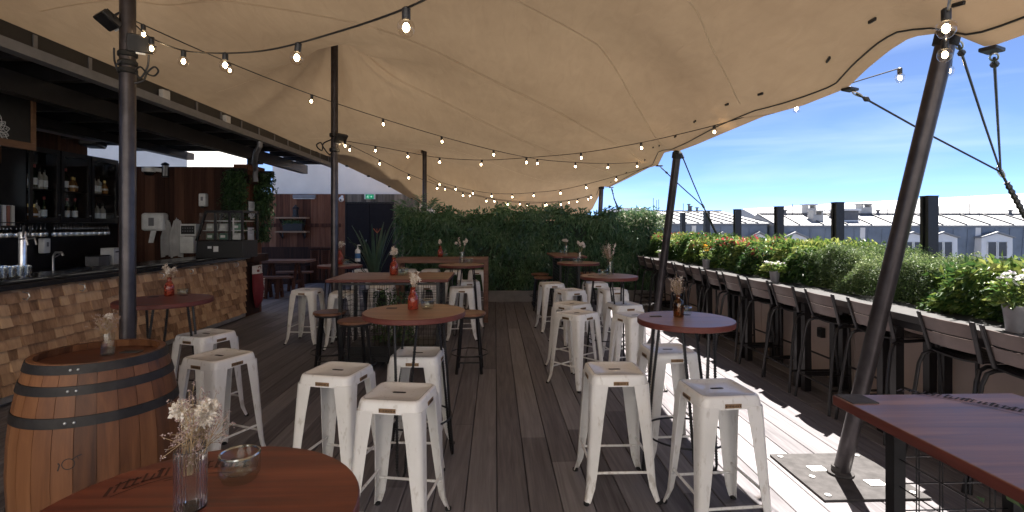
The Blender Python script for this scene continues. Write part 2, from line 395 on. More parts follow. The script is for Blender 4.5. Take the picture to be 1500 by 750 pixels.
def tent_z(Q):
    Q = np.atleast_2d(Q); d2 = ((Q[:,None]-cp[None,:,:2])**2).sum(-1); z = (.5*d2*np.log(d2+1e-12))@wts[:-3] + wts[-3] + Q@wts[-2:]
    for x, y, h in PEAKS:
        dx = Q[:,0]-x; dy = Q[:,1]-y; r = np.sqrt(dx**2+dy**2); a = np.arctan2(dy, dx)
        z += h*np.exp(-r/.40)
        # tension folds running from each pole head
        z -= .085*np.exp(-((r-.8)/.55)**2)*(np.cos(a*2.5+x+.6)**6) + .018*np.exp(-((r-.55)/.4)**2)*np.cos(a*9+y)
    return z
tent = thing('stretch_tent', 'large sand coloured stretch tent roof over the whole terrace', 'tent', (0,0,0))
NY, NX = 260, 130
ys = np.linspace(-2, 14.2, NY); Q = []
for yy in ys:
    a, b = xat(ledge, yy, 0), xat(redge, yy, 0)
    Q += [(a+(b-a)*u, yy) for u in np.linspace(0,1,NX)]
Q = np.array(Q); Z = tent_z(Q)
tb = MB(); tb.v = [(q[0],q[1],z) for q,z in zip(Q,Z)]
# pin the outline to the surveyed edge
for j, yy in enumerate(ys):
    for side, i0, st in ((redge, NX-1, -1), (ledge, 0, 1)):
        dz = xat(side, yy, 2) - tb.v[j*NX+i0][2]
        for q in range(12):
            i = j*NX+i0+st*q; v = tb.v[i]; tb.v[i] = (v[0], v[1], v[2]+dz*(1-q/12)**2)
TZ = np.array([v[2] for v in tb.v]).reshape(NY,NX)
fs = [(j*NX+i, j*NX+i+1, (j+1)*NX+i+1, (j+1)*NX+i) for j in range(NY-1) for i in range(NX-1)]
tb.f = fs; tb.m = [0]*len(fs); tb.r = [0.0]*len(fs)
tm = tb.build('membrane', mTENT, tent, smooth=180)
def tent_pt(yy, u, dz=-.006):
    a, b = xat(ledge, yy, 0), xat(redge, yy, 0); X = a+(b-a)*u
    j = min(NY-2, max(0, (yy+2)/16.2*(NY-1))); j0 = int(j); fj = j-j0; i = u*(NX-1); i0 = min(NX-2, int(i)); fi = i-i0
    z = (TZ[j0,i0]*(1-fi)+TZ[j0,i0+1]*fi)*(1-fj) + (TZ[j0+1,i0]*(1-fi)+TZ[j0+1,i0+1]*fi)*fj
    return Vector((X, yy, z+dz))
# welded seams in the cloth, a few lines crossing the tent
for pts in ([(1.6,.02),(2.2,.4),(3.0,.72),(4.4,.97)], [(2.6,.05),(3.6,.45),(5.0,.78),(6.6,.97)], [(3.9,.03),(5.4,.4),(7.0,.75),(8.4,.96)], [(6.2,.04),(7.6,.4),(9.6,.8),(10.8,.97)], [(9.0,.05),(10.4,.5),(12.0,.96)]):
    s = MB(); P = []
    for (y0,u0),(y1,u1) in zip(pts, pts[1:]):
        for t in np.linspace(0,1,26): P.append(tent_pt(y0+(y1-y0)*t, u0+(u1-u0)*t, -.0015))
    vs = [];
    for i, p in enumerate(P):
        q = P[min(i+1,len(P)-1)]-P[max(i-1,0)]; n = Vector((-q.y, q.x, 0)).normalized()*.005; vs += [p-n, p+n]
    s.add(vs, [(2*i,2*i+1,2*i+3,2*i+2) for i in range(len(P)-1)]); s.build('seam', mSEAM, tent)
# edge cord sewn under the right hem, with black patches
s = MB(); P = [tent_pt(y, .985, -.012) for y in np.linspace(.5, 12.9, 160)]
s.tube(P, .006, 5); s.build('hem_cord', mBLKP, tent)
for y in (2.35, 2.85, 3.35, 4.05, 4.55, 5.3, 6.0, 6.7, 7.35, 8.3, 9.3, 10.3, 11.4):
    p = tent_pt(y, .962, -.012); q = MB(); dirv = (tent_pt(y+.06,.962,-.012)-p).normalized(); q.bar(p-dirv*.03, p+dirv*.03, .014, .02); q.build('edge_patch', mBLKP, tent, bevel=.004)
for y in (10.2, 11.5, 11.9, 12.3, 12.7, 13.0):
    p = tent_pt(y, .004, -.01); q = MB(); q.box(p, (.05,.09,.03)); q.build('edge_patch', mBLKP, tent)
for e in (3, 8, 16, 19):
    v = redge[e]; q = MB(); q.box(v+Vector((.02,0,-.01)), (.10,.07,.02), R(25)); q.build('corner_ear', mBLKP, tent, bevel=.005)

# tent poles
def tent_pole(name, label, base, top, r, extra=None):
    base, top = Vector(base), Vector(top)
    t = thing(name, label, 'tent pole', base, 0, 'tent poles')
    m = MB(); n = 10; m.tube([base.lerp(top, i/n) for i in range(n+1)], r, 18); m.build('pole', mPOLE, t, world=True)
    m = MB(); d_ = (top-base).normalized(); m.tube([top-d_*.05, top+d_*.02, top+d_*.05], [r*1.25, r*1.25, r*.6], 16); m.build('pole_head', mRUB, t, world=True)
    return t
b1 = at_d(187, 331, 3.42); b2 = at_d(490, 331, 7.03); b3 = at_d(622, 331, 11.85)
t1 = tent_pole('tent_pole', 'near tall dark tent pole behind the wine barrel with two floodlights', (b1.x,b1.y,0), (b1.x,b1.y,4.12), .047)
m = MB()
for z in (2.55,2.60,2.66): m.lathe([(.049,0),(.058,.008),(.058,.03),(.049,.04)], 16, (b1.x,b1.y,z))
m.build('tape_wrap', mRUB, t1, world=True)
t2 = tent_pole('tent_pole', 'tall dark tent pole in the middle of the left row, beside the far picnic table', (b2.x,b2.y,0), (b2.x,b2.y,4.15), .048)
m = MB()
for z in (2.55,2.75): m.lathe([(.05,0),(.068,.01),(.068,.05),(.05,.06)], 16, (b2.x,b2.y,z))
m.build('clamp', mBLKP, t2, world=True)
t3 = tent_pole('tent_pole', 'far tent pole rising behind the leafy back hedge among palm fronds', (b3.x,b3.y,0), (b3.x,b3.y,3.3), .05)
p1b = at_z(1231,697,0); p1t = at_d(1388,52,2.75)
p2b = at_z(958,494,0); p2t = at_d(992,226,6.6)
p3b = at_z(873,424,0); p3b = Vector((at_d(874,331,12.7).x, at_d(874,331,12.7).y, 0)); p3t = at_d(881,274,12.7)
tent_pole('tent_pole', 'thick leaning tent pole nearest at right, standing on a dark steel base plate', p1b, p1t, .046)
tent_pole('tent_pole', 'leaning tent pole at the tent edge beyond the nearer right hand round table', p2b, p2t, .05)
tent_pole('tent_pole', 'farthest short leaning tent pole at the right end of the back hedge', p3b, p3t, .055)
# steel base plate under the near leaning pole
pl = thing('base_plate', 'square dark steel base plate bolted to the sunlit deck under the leaning pole', 'base plate', (p1b.x, p1b.y, 0), 0)
PA, PB, PC = at_z(1131,668,0), at_z(1208,736,0), at_z(1222,666,0)
m = MB(); ux = (at_z(1340,733,0)-PB); uy = PA-PB
cx0, cx1, cy0, cy1 = PB.x-p1b.x, PB.x-p1b.x+.62, PB.y-p1b.y, PA.y-p1b.y
m.b2((cx0,cy0,.004),(cx1,cy1,.014)); m.build('plate', mPLATE, pl, bevel=.002)
for fx, fy in ((.30,.62),(.68,.30)):
    q = MB(); X, Y = cx0+(cx1-cx0)*fx, cy0+(cy1-cy0)*fy; q.b2((X-.05,Y-.035,.0155),(X+.05,Y+.035,.0185)); q.build('slot_cover', mWPL, pl)
for fx, fy in ((.08,.92),(.92,.92),(.08,.08),(.9,.1),(.15,.45)):
    q = MB(); X, Y = cx0+(cx1-cx0)*fx, cy0+(cy1-cy0)*fy; q.disc((X,Y,.0145), .018, .005, 16, .001); q.build('bolt', mSTEEL, pl)
q = MB(); q.lathe([(.075,0),(.075,.012),(.05,.02),(.05,.05)], 20, (0,0,.015)); q.build('socket', mPLATE, pl)

# guy ropes with steel shackles
def rope_set(label, ring, ears, anchor, r=.009):
    t = thing('guy_rope', label, 'rope', ring)
    for i, e in enumerate(ears):
        e = Vector(e); m = MB(); dv = (ring-e); m.tube([e+dv*.03, e.lerp(ring,.5)-Vector((0,0,.01)), ring], r, 6); m.build('rope', mBLKP, t, world=True)
        s = MB(); c = e+dv.normalized()*.06; q = dv.to_track_quat('Z','Y').to_matrix()
        s.tube([c + q@Vector((.016*math.cos(a), 0, .045*math.sin(a))) for a in np.linspace(0,2*math.pi,17)], .005, 6, False); s.build('shackle', mSTEEL, t, world=True)
        k = MB(); c2 = e+dv.normalized()*.15; k.tube([c2-dv.normalized()*.03, c2, c2+dv.normalized()*.03], [.009,.02,.009], 8); k.build('knot', mBLKP, t, world=True)
    m = MB(); m.tube([ring, ring.lerp(anchor,.5), anchor], r*1.3, 6); m.build('rope', mBLKP, t, world=True)
    m = MB(); dv = (anchor-ring).normalized(); L = (anchor-ring).length
    m.tube([ring+dv*(L*.12+i*.022) for i in range(22)], [(.016 if i % 2 else .024) for i in range(22)], 7); m.build('rope_whipping', mBLKP, t, world=True)
    s = MB(); q = dv.to_track_quat('Z','Y').to_matrix(); s.tube([ring+q@Vector((.022*math.cos(a),0,.05*math.sin(a))) for a in np.linspace(0,2*math.pi,17)], .006, 6, False); s.build('ring', mSTEEL, t, world=True)
rope_set('three black guy ropes with steel shackles meeting above the hedge at far right', at_d(1466,252,4.15), [redge[3]+Vector((.03,0,-.02)), at_d(1402,58,2.75), redge[8]+Vector((.03,0,-.02))], at_d(1535,378,4.15), .007)
rope_set('pair of thin guy ropes meeting above the red tipped hedge behind the second leaning pole', at_d(1030,302,8.6), [redge[13]+Vector((.04,0,-.02)), redge[16]+Vector((.03,0,-.02))], at_d(1064,372,8.9), .009)
rope_set('farthest guy rope running down behind the right end of the back hedge', at_d(900,292,12.4), [redge[19]+Vector((.03,0,-.02))], at_d(912,322,12.5), .012)

# ================================================================== BAR PAVILION (left)
BX = -4.2     # face of the bar front
pav = thing('bar_canopy', 'long dark bar canopy with grey gutter along the left side of the terrace', 'canopy', (-3.45, 6, 0))
m = MB(); m.b2((-3.52,-2,2.86),(-3.46,11.2,3.0)); m.build('fascia', mBLKP, pav, world=True)
m = MB(); m.loft([[(-3.455,y,2.85),(-3.455,y,2.775),(-3.36,y,2.775),(-3.345,y,2.845),(-3.36,y,2.845),(-3.37,y,2.785),(-3.445,y,2.785),(-3.445,y,2.85)] for y in (-2,11.2)]); m.build('gutter', mZINC, pav, world=True)
for i in range(20):
    y = 1.35+i*.53; q = MB(); q.b2((-3.46,y,2.83),(-3.452,y+.035,2.985)); q.build('gutter_bracket', mZINC, pav, world=True)
m = MB(); m.b2((-6.5,-2,3.02),(-3.53,9.3,3.10)); m.b2((-4.2,9.303,3.02),(-3.53,11.3,3.10)); m.build('roof_deck', mBLKP, pav, world=True)
for y in np.arange(.4, 11.2, .62):
    q = MB(); q.b2((-6.4 if y<9.1 else -4.15,y,2.84),(-3.56,y+.07,3.015)); q.build('joist', mBLKW, pav, world=True)
for X, z0 in ((-4.05,2.66),(-5.4,2.72)):
    q = MB(); q.b2((X-.06,-2,z0),(X+.06,11.2 if X>-5 else 9.4,2.836)); q.build('beam', mBLKW, pav, world=True)
for y in (9.02,):
    q = MB(); q.b2((-4.12,y-.1,2.605),(-3.98,y+.03,2.655)); q.b2((-4.33,y+.2,2.604),(-4.2,y+.33,2.84)); q.build('post', mBLKW, pav, world=True)
q = MB(); gp = Vector((-3.40, 7.62, 2.77)); q.tube([gp, gp+Vector((0,0,-.06)), Vector((-3.5,7.72,2.62)), Vector((-3.9,8.55,2.56)), Vector((-4.0,8.82,2.5)), Vector((-4.03,8.86,2.40)), Vector((-4.03,8.865,1.9)) if False else Vector((-4.03,8.88,2.3))], .04, 12); q.build('downpipe', mZINC, pav, world=True)
q = MB(); q.b2((-6.0,4.9,2.80),(-5.55,7.9,2.83)); q.build('translucent_panel', plain('pale_roof_panel', (.42,.40,.44), .5), pav, world=True)
for X, Y in ((-3.46,3.55),(-3.46,5.45),(-3.46,6.7)):
    q = MB(); q.b2((X+.003,Y,2.86),(X+.05,Y+.12,2.96)); q.build('junction_box', mWPL, pav, world=True, bevel=.006)

# bar counter
bar = thing('bar_counter', 'long bar faced with reclaimed wood blocks under a black countertop', 'bar', (BX, 5, 0))
m = MB(); m.b2((-4.9,-1,.09),(BX-.012,8.86,1.0)); m.build('carcass', mBLKW, bar, world=True)
m = MB(); m.b2((-4.85,-1,0),(BX-.05,8.8,.09)); m.build('plinth', mZINC, bar, world=True)
m = MB(); m.b2((BX-.012,-1,.03),(BX+.012,8.86,.085)); m.build('skirting', plain('aluminium_skirting', (.45,.45,.46), .35, .6), bar, world=True)
sh = MB(); y = -.9
z = .10; row = 0
while z < .985:
    y = 1.2 - random.random()*.1
    hh = .098
    while y < 8.84:
        wv = .085+random.random()*.055; dpt = .012+random.random()*.022; sh.rv = random.random()
        z1 = min(z+hh*(1.1+random.random()*.25), 1.0); z0 = z - random.random()*.012
        a = BX; tl = .012+random.random()*.012
        y1 = min(y+wv-.003, 8.86)
        sh.loft([[(a,yy,z0),(a+dpt+tl,yy,z0),(a+dpt*.35,yy,z1),(a,yy,z1)] for yy in (y,y1)])
        y += wv
    z += hh; row += 1
sh.build('wood_block_cladding', mSHING, bar, smooth=0, world=True)
m = MB(); m.b2((-4.95,-1,1.0),(BX+.09,8.95,1.05)); m.build('countertop', plain('black_countertop', (.016,.016,.018), .22, 0, .2, 5), bar, world=True, bevel=.006)
m = MB(); m.b2((BX-.14,8.92,.93),(BX+.12,9.5,1.06)); m.build('end_beam', mPANEL, bar, world=True, bevel=.006)
m = MB(); m.b2((BX-.6,8.9,.02),(BX-.02,9.45,.92)); m.build('end_cabinet', mPANEL, bar, world=True)
for i in range(7):
    hk = MB(); Y = 4.7+i*.62; X = BX+.05; zz = .93
    hk.tube([(X,Y,zz+.04),(X+.05,Y,zz+.03),(X+.06,Y,zz),(X+.035,Y,zz-.03),(X+.005,Y,zz-.02)], .006, 6); hk.build('bag_hook', mSTEEL, bar, world=True)
for i, y in enumerate((3.2, 4.15, 5.1, 6.05, 7.0)):
    rb = MB(); rb.b2((BX-.12,y,1.053),(BX+.06,y+.88,1.066)); tag(rb.build('bar_mat', mRUB, loc=(BX,y,1.052), bevel=.003), 'long black rubber bar mat lying on the front edge of the countertop', 'bar mat', 'bar mats on the countertop')

# walls behind the bar
bw = thing('bar_back_wall', 'dark wall behind the bar with stained boards above the bottle cabinet', 'wall', (-6.4, 5, 0))
m = MB(); m.b2((-6.5,-1,0),(-6.40,9.4,2.62)); m.build('wall', mBLKW, bw, world=True)
m = MB(); y = 4.0
while y < 8.3:
    m.rv = random.random(); m.b2((-6.398,y,2.36),(-6.375,y+.135,3.0)); y += .14
m.build('boards', mPANEL, bw, world=True, smooth=0)
m = MB(); m.b2((-6.4,-1,.0),(-5.85,8.8,.95)); m.build('back_counter', mBLKW, bw, world=True)
wn = thing('glass_block_window', 'small paned pale window at the far left behind the bar', 'window', (-6.37, 6.3, 1.8))
m = MB(); 
for k in range(4): m.b2((-6.39,6.0,1.58+k*.2),(-6.37,6.72,1.76+k*.2))
m.build('pane', emis('glowing_frosted_pane', (.45,.55,.62), .05), wn, world=True)  # pane glows faintly by itself in place of daylight
m = MB()
for k in range(5): m.b2((-6.372,5.98,1.56+k*.2-.0),(-6.355,6.74,1.58+k*.2))
m.b2((-6.372,6.72,1.56),(-6.355,6.76,2.4)); m.build('frame', mBLKW, wn, world=True)

pw = thing('partition_wall', 'dark vertical board wall closing the far end of the bar', 'wall', (-5.2, 9.2, 0))
m = MB(); x = -6.45
while x < -4.42:
    m.rv = random.random(); m.b2((x, 9.02+random.random()*.006, 0),(x+.162, 9.06, 2.56)); x += .166
m.build('boards', mPANEL, pw, world=True, smooth=0)
m = MB(); m.b2((-6.5,9.06,0),(-4.42,9.12,2.55)); m.build('backing', mBLKW, pw, world=True)
m = MB()
for k in range(4): m.rv = random.random(); m.b2((-4.42,9.0+k*.145,0),(-4.24,9.14+k*.145,2.5))
m.b2((-4.44,8.97,2.503),(-4.2,9.62,2.6)); m.build('end_column', mPANELR, pw, world=True, smooth=0)
m = MB(); m.b2((-4.5,8.9,2.28),(-4.16,9.75,2.42)); m.build('cross_beam', mPANEL, pw, world=True)

# rear boarded wall with the doors, white rendered building above
YB = 14.6
rw = thing('boarded_wall', 'tall rear wall of reddish vertical boards left of the dark doors', 'wall', (-5.5, YB, 0))
m = MB(); x = at_Y(383,300,YB).x-1.5; xd0 = at_Y(506,300,YB).x; xd1 = at_Y(577,300,YB).x
while x < xd0-.1:
    m.rv = random.random(); m.b2((x,YB,0),(x+.185,YB+.03+random.random()*.01,2.44)); x += .19
m.build('boards', mPANELR, rw, world=True, smooth=0)
m = MB(); m.b2((-9,YB-.03,1.52),(xd0-.12,YB-.002,1.62)); m.b2((-9,YB-.025,.78),(xd0-.12,YB-.002,.84)); m.build('rail', mPANELR, rw, world=True)
gw = thing('weathered_board_wall', 'weathered grey brown boards framing the dark double door', 'wall', (xd0, YB, 0))
m = MB(); x = xd0-.08
while x < at_Y(606,300,YB).x:
    zz = 2.22 if xd0-.02 < x < xd1-.02 else 0
    m.rv = random.random(); m.b2((x,YB+.004,zz),(x+.125,YB+.034,2.44)); x += .13
m.build('boards', mGREYW, gw, world=True, smooth=0)
m = MB(); m.b2((-9,YB+.04,0),(xd1+.7,YB+.12,2.43)); m.build('backing', mBLKW, gw, world=True)
dr = thing('double_door', 'dark double door in the rear wall under the green exit sign', 'door', ((xd0+xd1)/2, YB, 0))
for s in (0,1):
    a = xd0+.03+s*((xd1-xd0-.06)/2+.004); b = a+(xd1-xd0-.06)/2-.008
    m = MB(); m.b2((a,YB-.01,.02),(b,YB+.035,2.17)); lf = m.build('door_leaf', plain('charcoal_door', (.016,.015,.018), .75, spec=.15), dr, world=True, bevel=.004)
    hx = b-.08 if s == 0 else a+.08
    h = MB(); h.tube([(hx,YB-.012,1.0),(hx,YB-.05,1.0),(hx,YB-.05,1.16),(hx,YB-.012,1.16)], .009, 6); ho = h.build('handle', mSTEEL, lf, loc=None)
    ho.location = -dr.location
m = MB(); m.b2((xd0-.005,YB-.02,0),(xd0+.026,YB+.03,2.22)); m.b2((xd1-.026,YB-.02,0),(xd1+.005,YB+.03,2.22)); m.b2((xd0+.027,YB-.02,2.18),(xd1-.027,YB+.03,2.22)); m.build('door_frame', mBLKW, dr, world=True)
ex = thing('exit_sign', 'small green and white running man exit sign above the dark double door', 'exit sign', at_Y(541.5,288,YB-.03))
m = MB(); m.box((0,.03,0),(.30,.05,.14)); m.build('housing', mWPL, ex, bevel=.004)
m = MB(); m.box((0,.003,0),(.225,.004,.125)); m.build('panel', emis('exit_green', (.0,.22,.10), .10), ex)
mEXW = emis('exit_white', (.8,.9,.85), .13)
m = MB()
def sgn(a, b, w_): m.bar((a[0],-.001,a[1]),(b[0],-.001,b[1]),w_,.003)
m.lathe([(.0001,0),(.011,0),(.011,.003),(.0001,.003)], 12, (-.045,0,.042))
for a, b in (((-.048,.028),(-.055,-.008)),((-.055,-.008),(-.035,-.025)),((-.035,-.025),(-.04,-.05)),((-.055,-.008),(-.07,-.025)),((-.07,-.025),(-.09,-.028)),((-.048,.026),(-.028,.012)),((-.028,.012),(-.014,.016)),((-.05,.024),(-.072,.012)),((-.072,.012),(-.076,-.004))): sgn(a,b,.011)
m.build('running_figure', mEXW, ex)
m = MB()
sgn((.005,0),(.06,0),.016); sgn((.035,.028),(.065,0),.014); sgn((.035,-.028),(.065,0),.014)
m.build('arrow', mEXW, ex)
wb = thing('white_building', 'plain white rendered building rising above the boarded rear wall', 'building', (-6, YB+.3, 0))
m = MB(); m.b2((at_Y(400,260,YB+.2).x, YB+.16, 0), (-.3, YB+6, 11.5)); m.build('wall', mWALL, wb, world=True)  # height and right end stretched out of view to shade the rear floor
m = MB(); m.b2((at_Y(400,260,YB+.2).x-.04, YB+.1, 11.503), (-.3, YB+6.1, 11.62)); m.build('coping', mZINC, wb, world=True)
wb2 = thing('white_gable_wall', 'grey white neighbouring wall behind the bar partition at left', 'building', (-12, 17, 0))
m = MB(); m.b2((-16, 17, -5), (at_Y(274,230,17).x, 21, 6)); m.build('wall', mWALL, wb2, world=True)
m = MB(); m.b2((-16, 16.94, 6.002), (at_Y(274,230,17).x+.05, 21, 6.1)); m.build('coping', mZINC, wb2, world=True)

# ================================================================== BACK HEDGE
YH = 10.62
hx0, hx1 = at_Y(578,400,YH+.1).x, at_Y(962,400,YH+.1).x
pk = MB(); pk.b2((at_Y(700,440,YH).x-.0,YH,0),(3.42,YH+.08,.19)); pk.b2((at_Y(700,440,YH).x-.02,YH-.015,.192),(3.44,YH+.1,.215)); pk.b2((-2.35,YH,0),(at_Y(700,440,YH).x-.003,YH+.08,.2))
tag(pk.build('planter_kerb', mKERB, loc=(0,YH,0)), 'low grey stone kerb at the foot of the back hedge', 'kerb')
hb = thing('back_hedge', 'dense dark green leafy hedge wall across the back of the terrace', 'hedge', (.4, YH+.3, 0))
m = MB(); m.b2((hx0+.2,YH+.22,.2),(hx1-.1,YH+.62,1.66)); m.build('dark_core_box', mCORE, hb, world=True)  # added dark box inside the leaves, blocks light through the hedge
def hedge_top(x): return 1.80+.05*np.sin(x*2.1)+.04*np.sin(x*5.3+1)+.03*np.sin(x*11)
N = 30000
X = RNG.uniform(hx0,hx1,N); top = hedge_top(X); Zz = .22+(top-.22)*RNG.uniform(0,1,N)**.92
bul = .10*np.sin(X*3.1+Zz*2)+.08*np.sin(X*7.3-Zz*5.1+2)+.05*np.sin(Zz*9+X*4)
dep = RNG.gamma(1.3,.055,N)
Yy = YH+.10+bul*.75+dep
Yy = np.where(RNG.uniform(0,1,N)<.22, YH+.1+RNG.uniform(0,.7,N), Yy)
back = Yy>YH+.3; Zz = np.where(back, top-RNG.gamma(1.2,.05,N), Zz)
stray = RNG.uniform(0,1,N)<.05; Zz = np.where(stray, top+RNG.uniform(-.05,.13,N), Zz)
AX = np.stack([RNG.normal(0,.5,N), -.32+RNG.normal(0,.3,N), -.75+RNG.normal(0,.4,N)],1)
AX[stray|back] = np.stack([RNG.normal(0,.6,N),RNG.normal(-.2,.5,N),RNG.normal(.45,.4,N)],1)[stray|back]
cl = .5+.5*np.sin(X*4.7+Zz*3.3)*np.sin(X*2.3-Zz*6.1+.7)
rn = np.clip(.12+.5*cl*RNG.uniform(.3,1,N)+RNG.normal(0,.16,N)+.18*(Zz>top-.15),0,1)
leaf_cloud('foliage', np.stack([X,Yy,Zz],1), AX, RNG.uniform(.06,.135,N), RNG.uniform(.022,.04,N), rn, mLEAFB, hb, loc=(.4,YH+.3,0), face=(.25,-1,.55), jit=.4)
# a few shoots with stems along the top
for i in range(26):
    x = random.uniform(hx0+.1,hx1-.1); z = float(hedge_top(x))-.25; y = YH+random.uniform(.1,.5); m = MB()
    m.tube([(x,y,z),(x+random.uniform(-.04,.04),y,z+.2),(x+random.uniform(-.1,.1),y-.02,z+random.uniform(.28,.42))], [.006,.004,.002], 5); m.build('shoot', mSTEM, hb, world=True)

# right end of the hedge: pale variegated bush, palest towards the top
vx = at_Y(900,330,YH+.5).x; vx1 = at_Y(968,330,YH+.3).x
vb = thing('variegated_bush', 'pale cream tipped bush at the right end of the back hedge', 'bush', ((vx+vx1)/2, YH+.4, 0))
N = 5200; X = RNG.uniform(vx-.1,vx1+.06,N); Zz = .6+1.25*RNG.uniform(0,1,N)**.6; Yy = YH+.0+RNG.uniform(0,.8,N)
Zz = np.minimum(Zz, 1.86-.5*np.abs((X-(vx+vx1)/2)/(vx1-vx))**2+RNG.normal(0,.03,N))
AX = np.stack([RNG.normal(0.2,.6,N),RNG.normal(-.4,.5,N),RNG.normal(.0,.6,N)],1)
mVAR = leafmat('variegated_leaf', [(0,(.03,.07,.025)),(.5,(.08,.15,.05)),(.8,(.30,.34,.20)),(1,(.50,.50,.38))], .45, .3)
leaf_cloud('foliage', np.stack([X,Yy,Zz],1), AX, RNG.uniform(.05,.10,N), RNG.uniform(.02,.034,N), np.clip(RNG.uniform(0,.75,N)+.5*(Zz>1.5)*RNG.uniform(0,1,N),0,1), mVAR, vb, loc=((vx+vx1)/2,YH+.4,0))
m = MB()
for i in range(7): x = random.uniform(vx,vx1); m.tube([(x,YH+.4,.2),(x+.05,YH+.4,.8),(x+random.uniform(-.15,.15),YH+.35,1.5)], [.015,.012,.005], 6)
m.build('stems', mTWIG, vb, world=True)

# ================================================================== RIGHT SIDE: planter, counter, hedges, posts
CX0, CX1, CZ = 2.86, 3.42, .935
plw = thing('planter_wall', 'pinkish concrete planter wall behind the black bar chairs', 'planter wall', (3.5, 5.5, 0))
m = MB(); m.b2((3.42,-1.5,0),(3.50,10.6,.9)); 
m.build('wall', mCONC, plw, world=True)
for i in range(14):
    q = MB(); q.b2((3.408,-1.2+i*.86,.02),(3.4195,-1.17+i*.86,.88)); q.build('cover_strip', mCONC, plw, world=True)
m = MB(); m.b2((3.5,-1.5,0),(4.4,10.6,.84)); m.build('soil_bed', plain('dark_soil', (.03,.022,.016), .95), plw, world=True)
for px, py in ((1203,487),(1362,535)):
    p = at_X(px,py,3.40); q = thing('socket_box', ('black outdoor socket box on the planter wall behind the sixth chair' if px < 1300 else 'black outdoor socket box on the planter wall nearest the camera'), 'socket box', p)
    m = MB(); m.box((0,0,0),(.05,.075,.10)); m.build('box', mBLKP, q, bevel=.005); m = MB(); m.box((-.027,0,.005),(.006,.055,.06)); m.build('flap', mRUB, q, bevel=.002)
ct = thing('window_counter', 'long narrow slate grey bar counter running along the planter hedge', 'counter', (3.1, 5.5, 0))
m = MB(); m.b2((CX0,-1.2,CZ-.05),(CX1-.004,10.3,CZ)); m.build('countertop', mCTOP, ct, world=True, bevel=.004)
m = MB(); m.b2((CX0+.05,-1.2,CZ-.11),(CX0+.09,10.3,CZ-.052)); m.build('apron', mCHAIR, ct, world=True)
for i in range(9):
    y = 1.45+i*1.105
    if y > 10.2: break
    for dy in (0,.13):
        q = MB(); q.b2((CX0+.04,y+dy,0),(CX0+.10,y+dy+.06,CZ-.115)); q.build('leg', mCHAIR, ct, world=True)
        q = MB(); q.b2((CX0+.40,y+dy,0),(CX0+.46,y+dy+.06,CZ-.055)); q.build('leg', mCHAIR, ct, world=True)
    q = MB(); q.b2((CX0+.105,y+.02,.14),(CX0+.395,y+.06,.18)); q.build('stretcher', mCHAIR, ct, world=True)

def hedge_right(name, label, y0, y1, top, mat, N, L, Wd, red=0, parentkind='hedge', seed=0, tip=.0):
    hd = thing(name, label, 'hedge', (3.6,(y0+y1)/2,.84))
    m = MB(); m.b2((3.36,y0+.05,.86),(4.02,y1-.05,top-.16)); m.build('dark_core_box', mCORE, hd, world=True)  # dark filler box, keeps light from passing between the leaves
    Y = RNG.uniform(y0,y1,N); s = RNG.uniform(0,1,N)
    tp = top+.04*np.sin(Y*3.7+seed)+.03*np.sin(Y*8.1)
    ang = s*math.pi*.62
    dep = RNG.gamma(1.2,.04,N)
    bul = .05*np.sin(Y*6.3+ang*3)+.04*np.sin(Y*13+ang*5)
    X = np.where(s<.55, 3.23+bul+dep, 3.23+(s-.55)/.45*.85); Zz = np.where(s<.55, .90+(tp-.90)*(s/.55)**.95, tp-dep+bul*.4)
    AX = np.stack([np.where(s<.55,-.8,-.1)+RNG.normal(0,.5,N), RNG.normal(0,.55,N), np.where(s<.55,-.1,.7)+RNG.normal(0,.45,N)],1)
    rn = np.clip(RNG.uniform(.05,.6,N)+.25*np.sin(Y*5+Zz*9)*.5+.22*np.clip((Zz-(tp-.15))/.15,0,1),0,.80)  # leaves near the top coloured lighter, sunlit look put into the tone
    up = (Zz>tp-.09)
    if red: rn = np.where(up&(RNG.uniform(0,1,N)<red*np.clip(np.sin((Y+.2)*1.9)*.5+.75,.1,1.2)*(Y>5.9 if red>.1 else 1)), RNG.uniform(.87,1,N), rn)
    stray = up&(RNG.uniform(0,1,N)<.3); Zz = np.where(stray, Zz+RNG.uniform(0,.055,N), Zz)
    if red>.1: pass
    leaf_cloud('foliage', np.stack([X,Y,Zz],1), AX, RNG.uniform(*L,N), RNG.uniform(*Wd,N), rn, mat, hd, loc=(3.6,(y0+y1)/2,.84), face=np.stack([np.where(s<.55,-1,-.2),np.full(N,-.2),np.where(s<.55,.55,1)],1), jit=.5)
    m = MB()
    for i in range(int((y1-y0)*7)):
        y = random.uniform(y0,y1); x = random.uniform(3.35,3.95); m.tube([(x,y,.85),(x+random.uniform(-.08,.08),y,1.1),(x+random.uniform(-.15,.15),y+random.uniform(-.1,.1),top-.02)], [.008,.006,.003], 5)
    m.build('twigs', mTWIG, hd, world=True)
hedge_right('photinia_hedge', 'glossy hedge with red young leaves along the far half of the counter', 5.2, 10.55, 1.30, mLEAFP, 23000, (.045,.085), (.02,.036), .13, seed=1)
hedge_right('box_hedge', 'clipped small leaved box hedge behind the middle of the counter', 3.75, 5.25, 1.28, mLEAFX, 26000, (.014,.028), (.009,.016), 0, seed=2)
hedge_right('photinia_hedge', 'glossy green and orange tipped hedge nearest at the right edge', .2, 3.78, 1.25, mLEAFP, 13000, (.045,.095), (.024,.04), .0, seed=3)

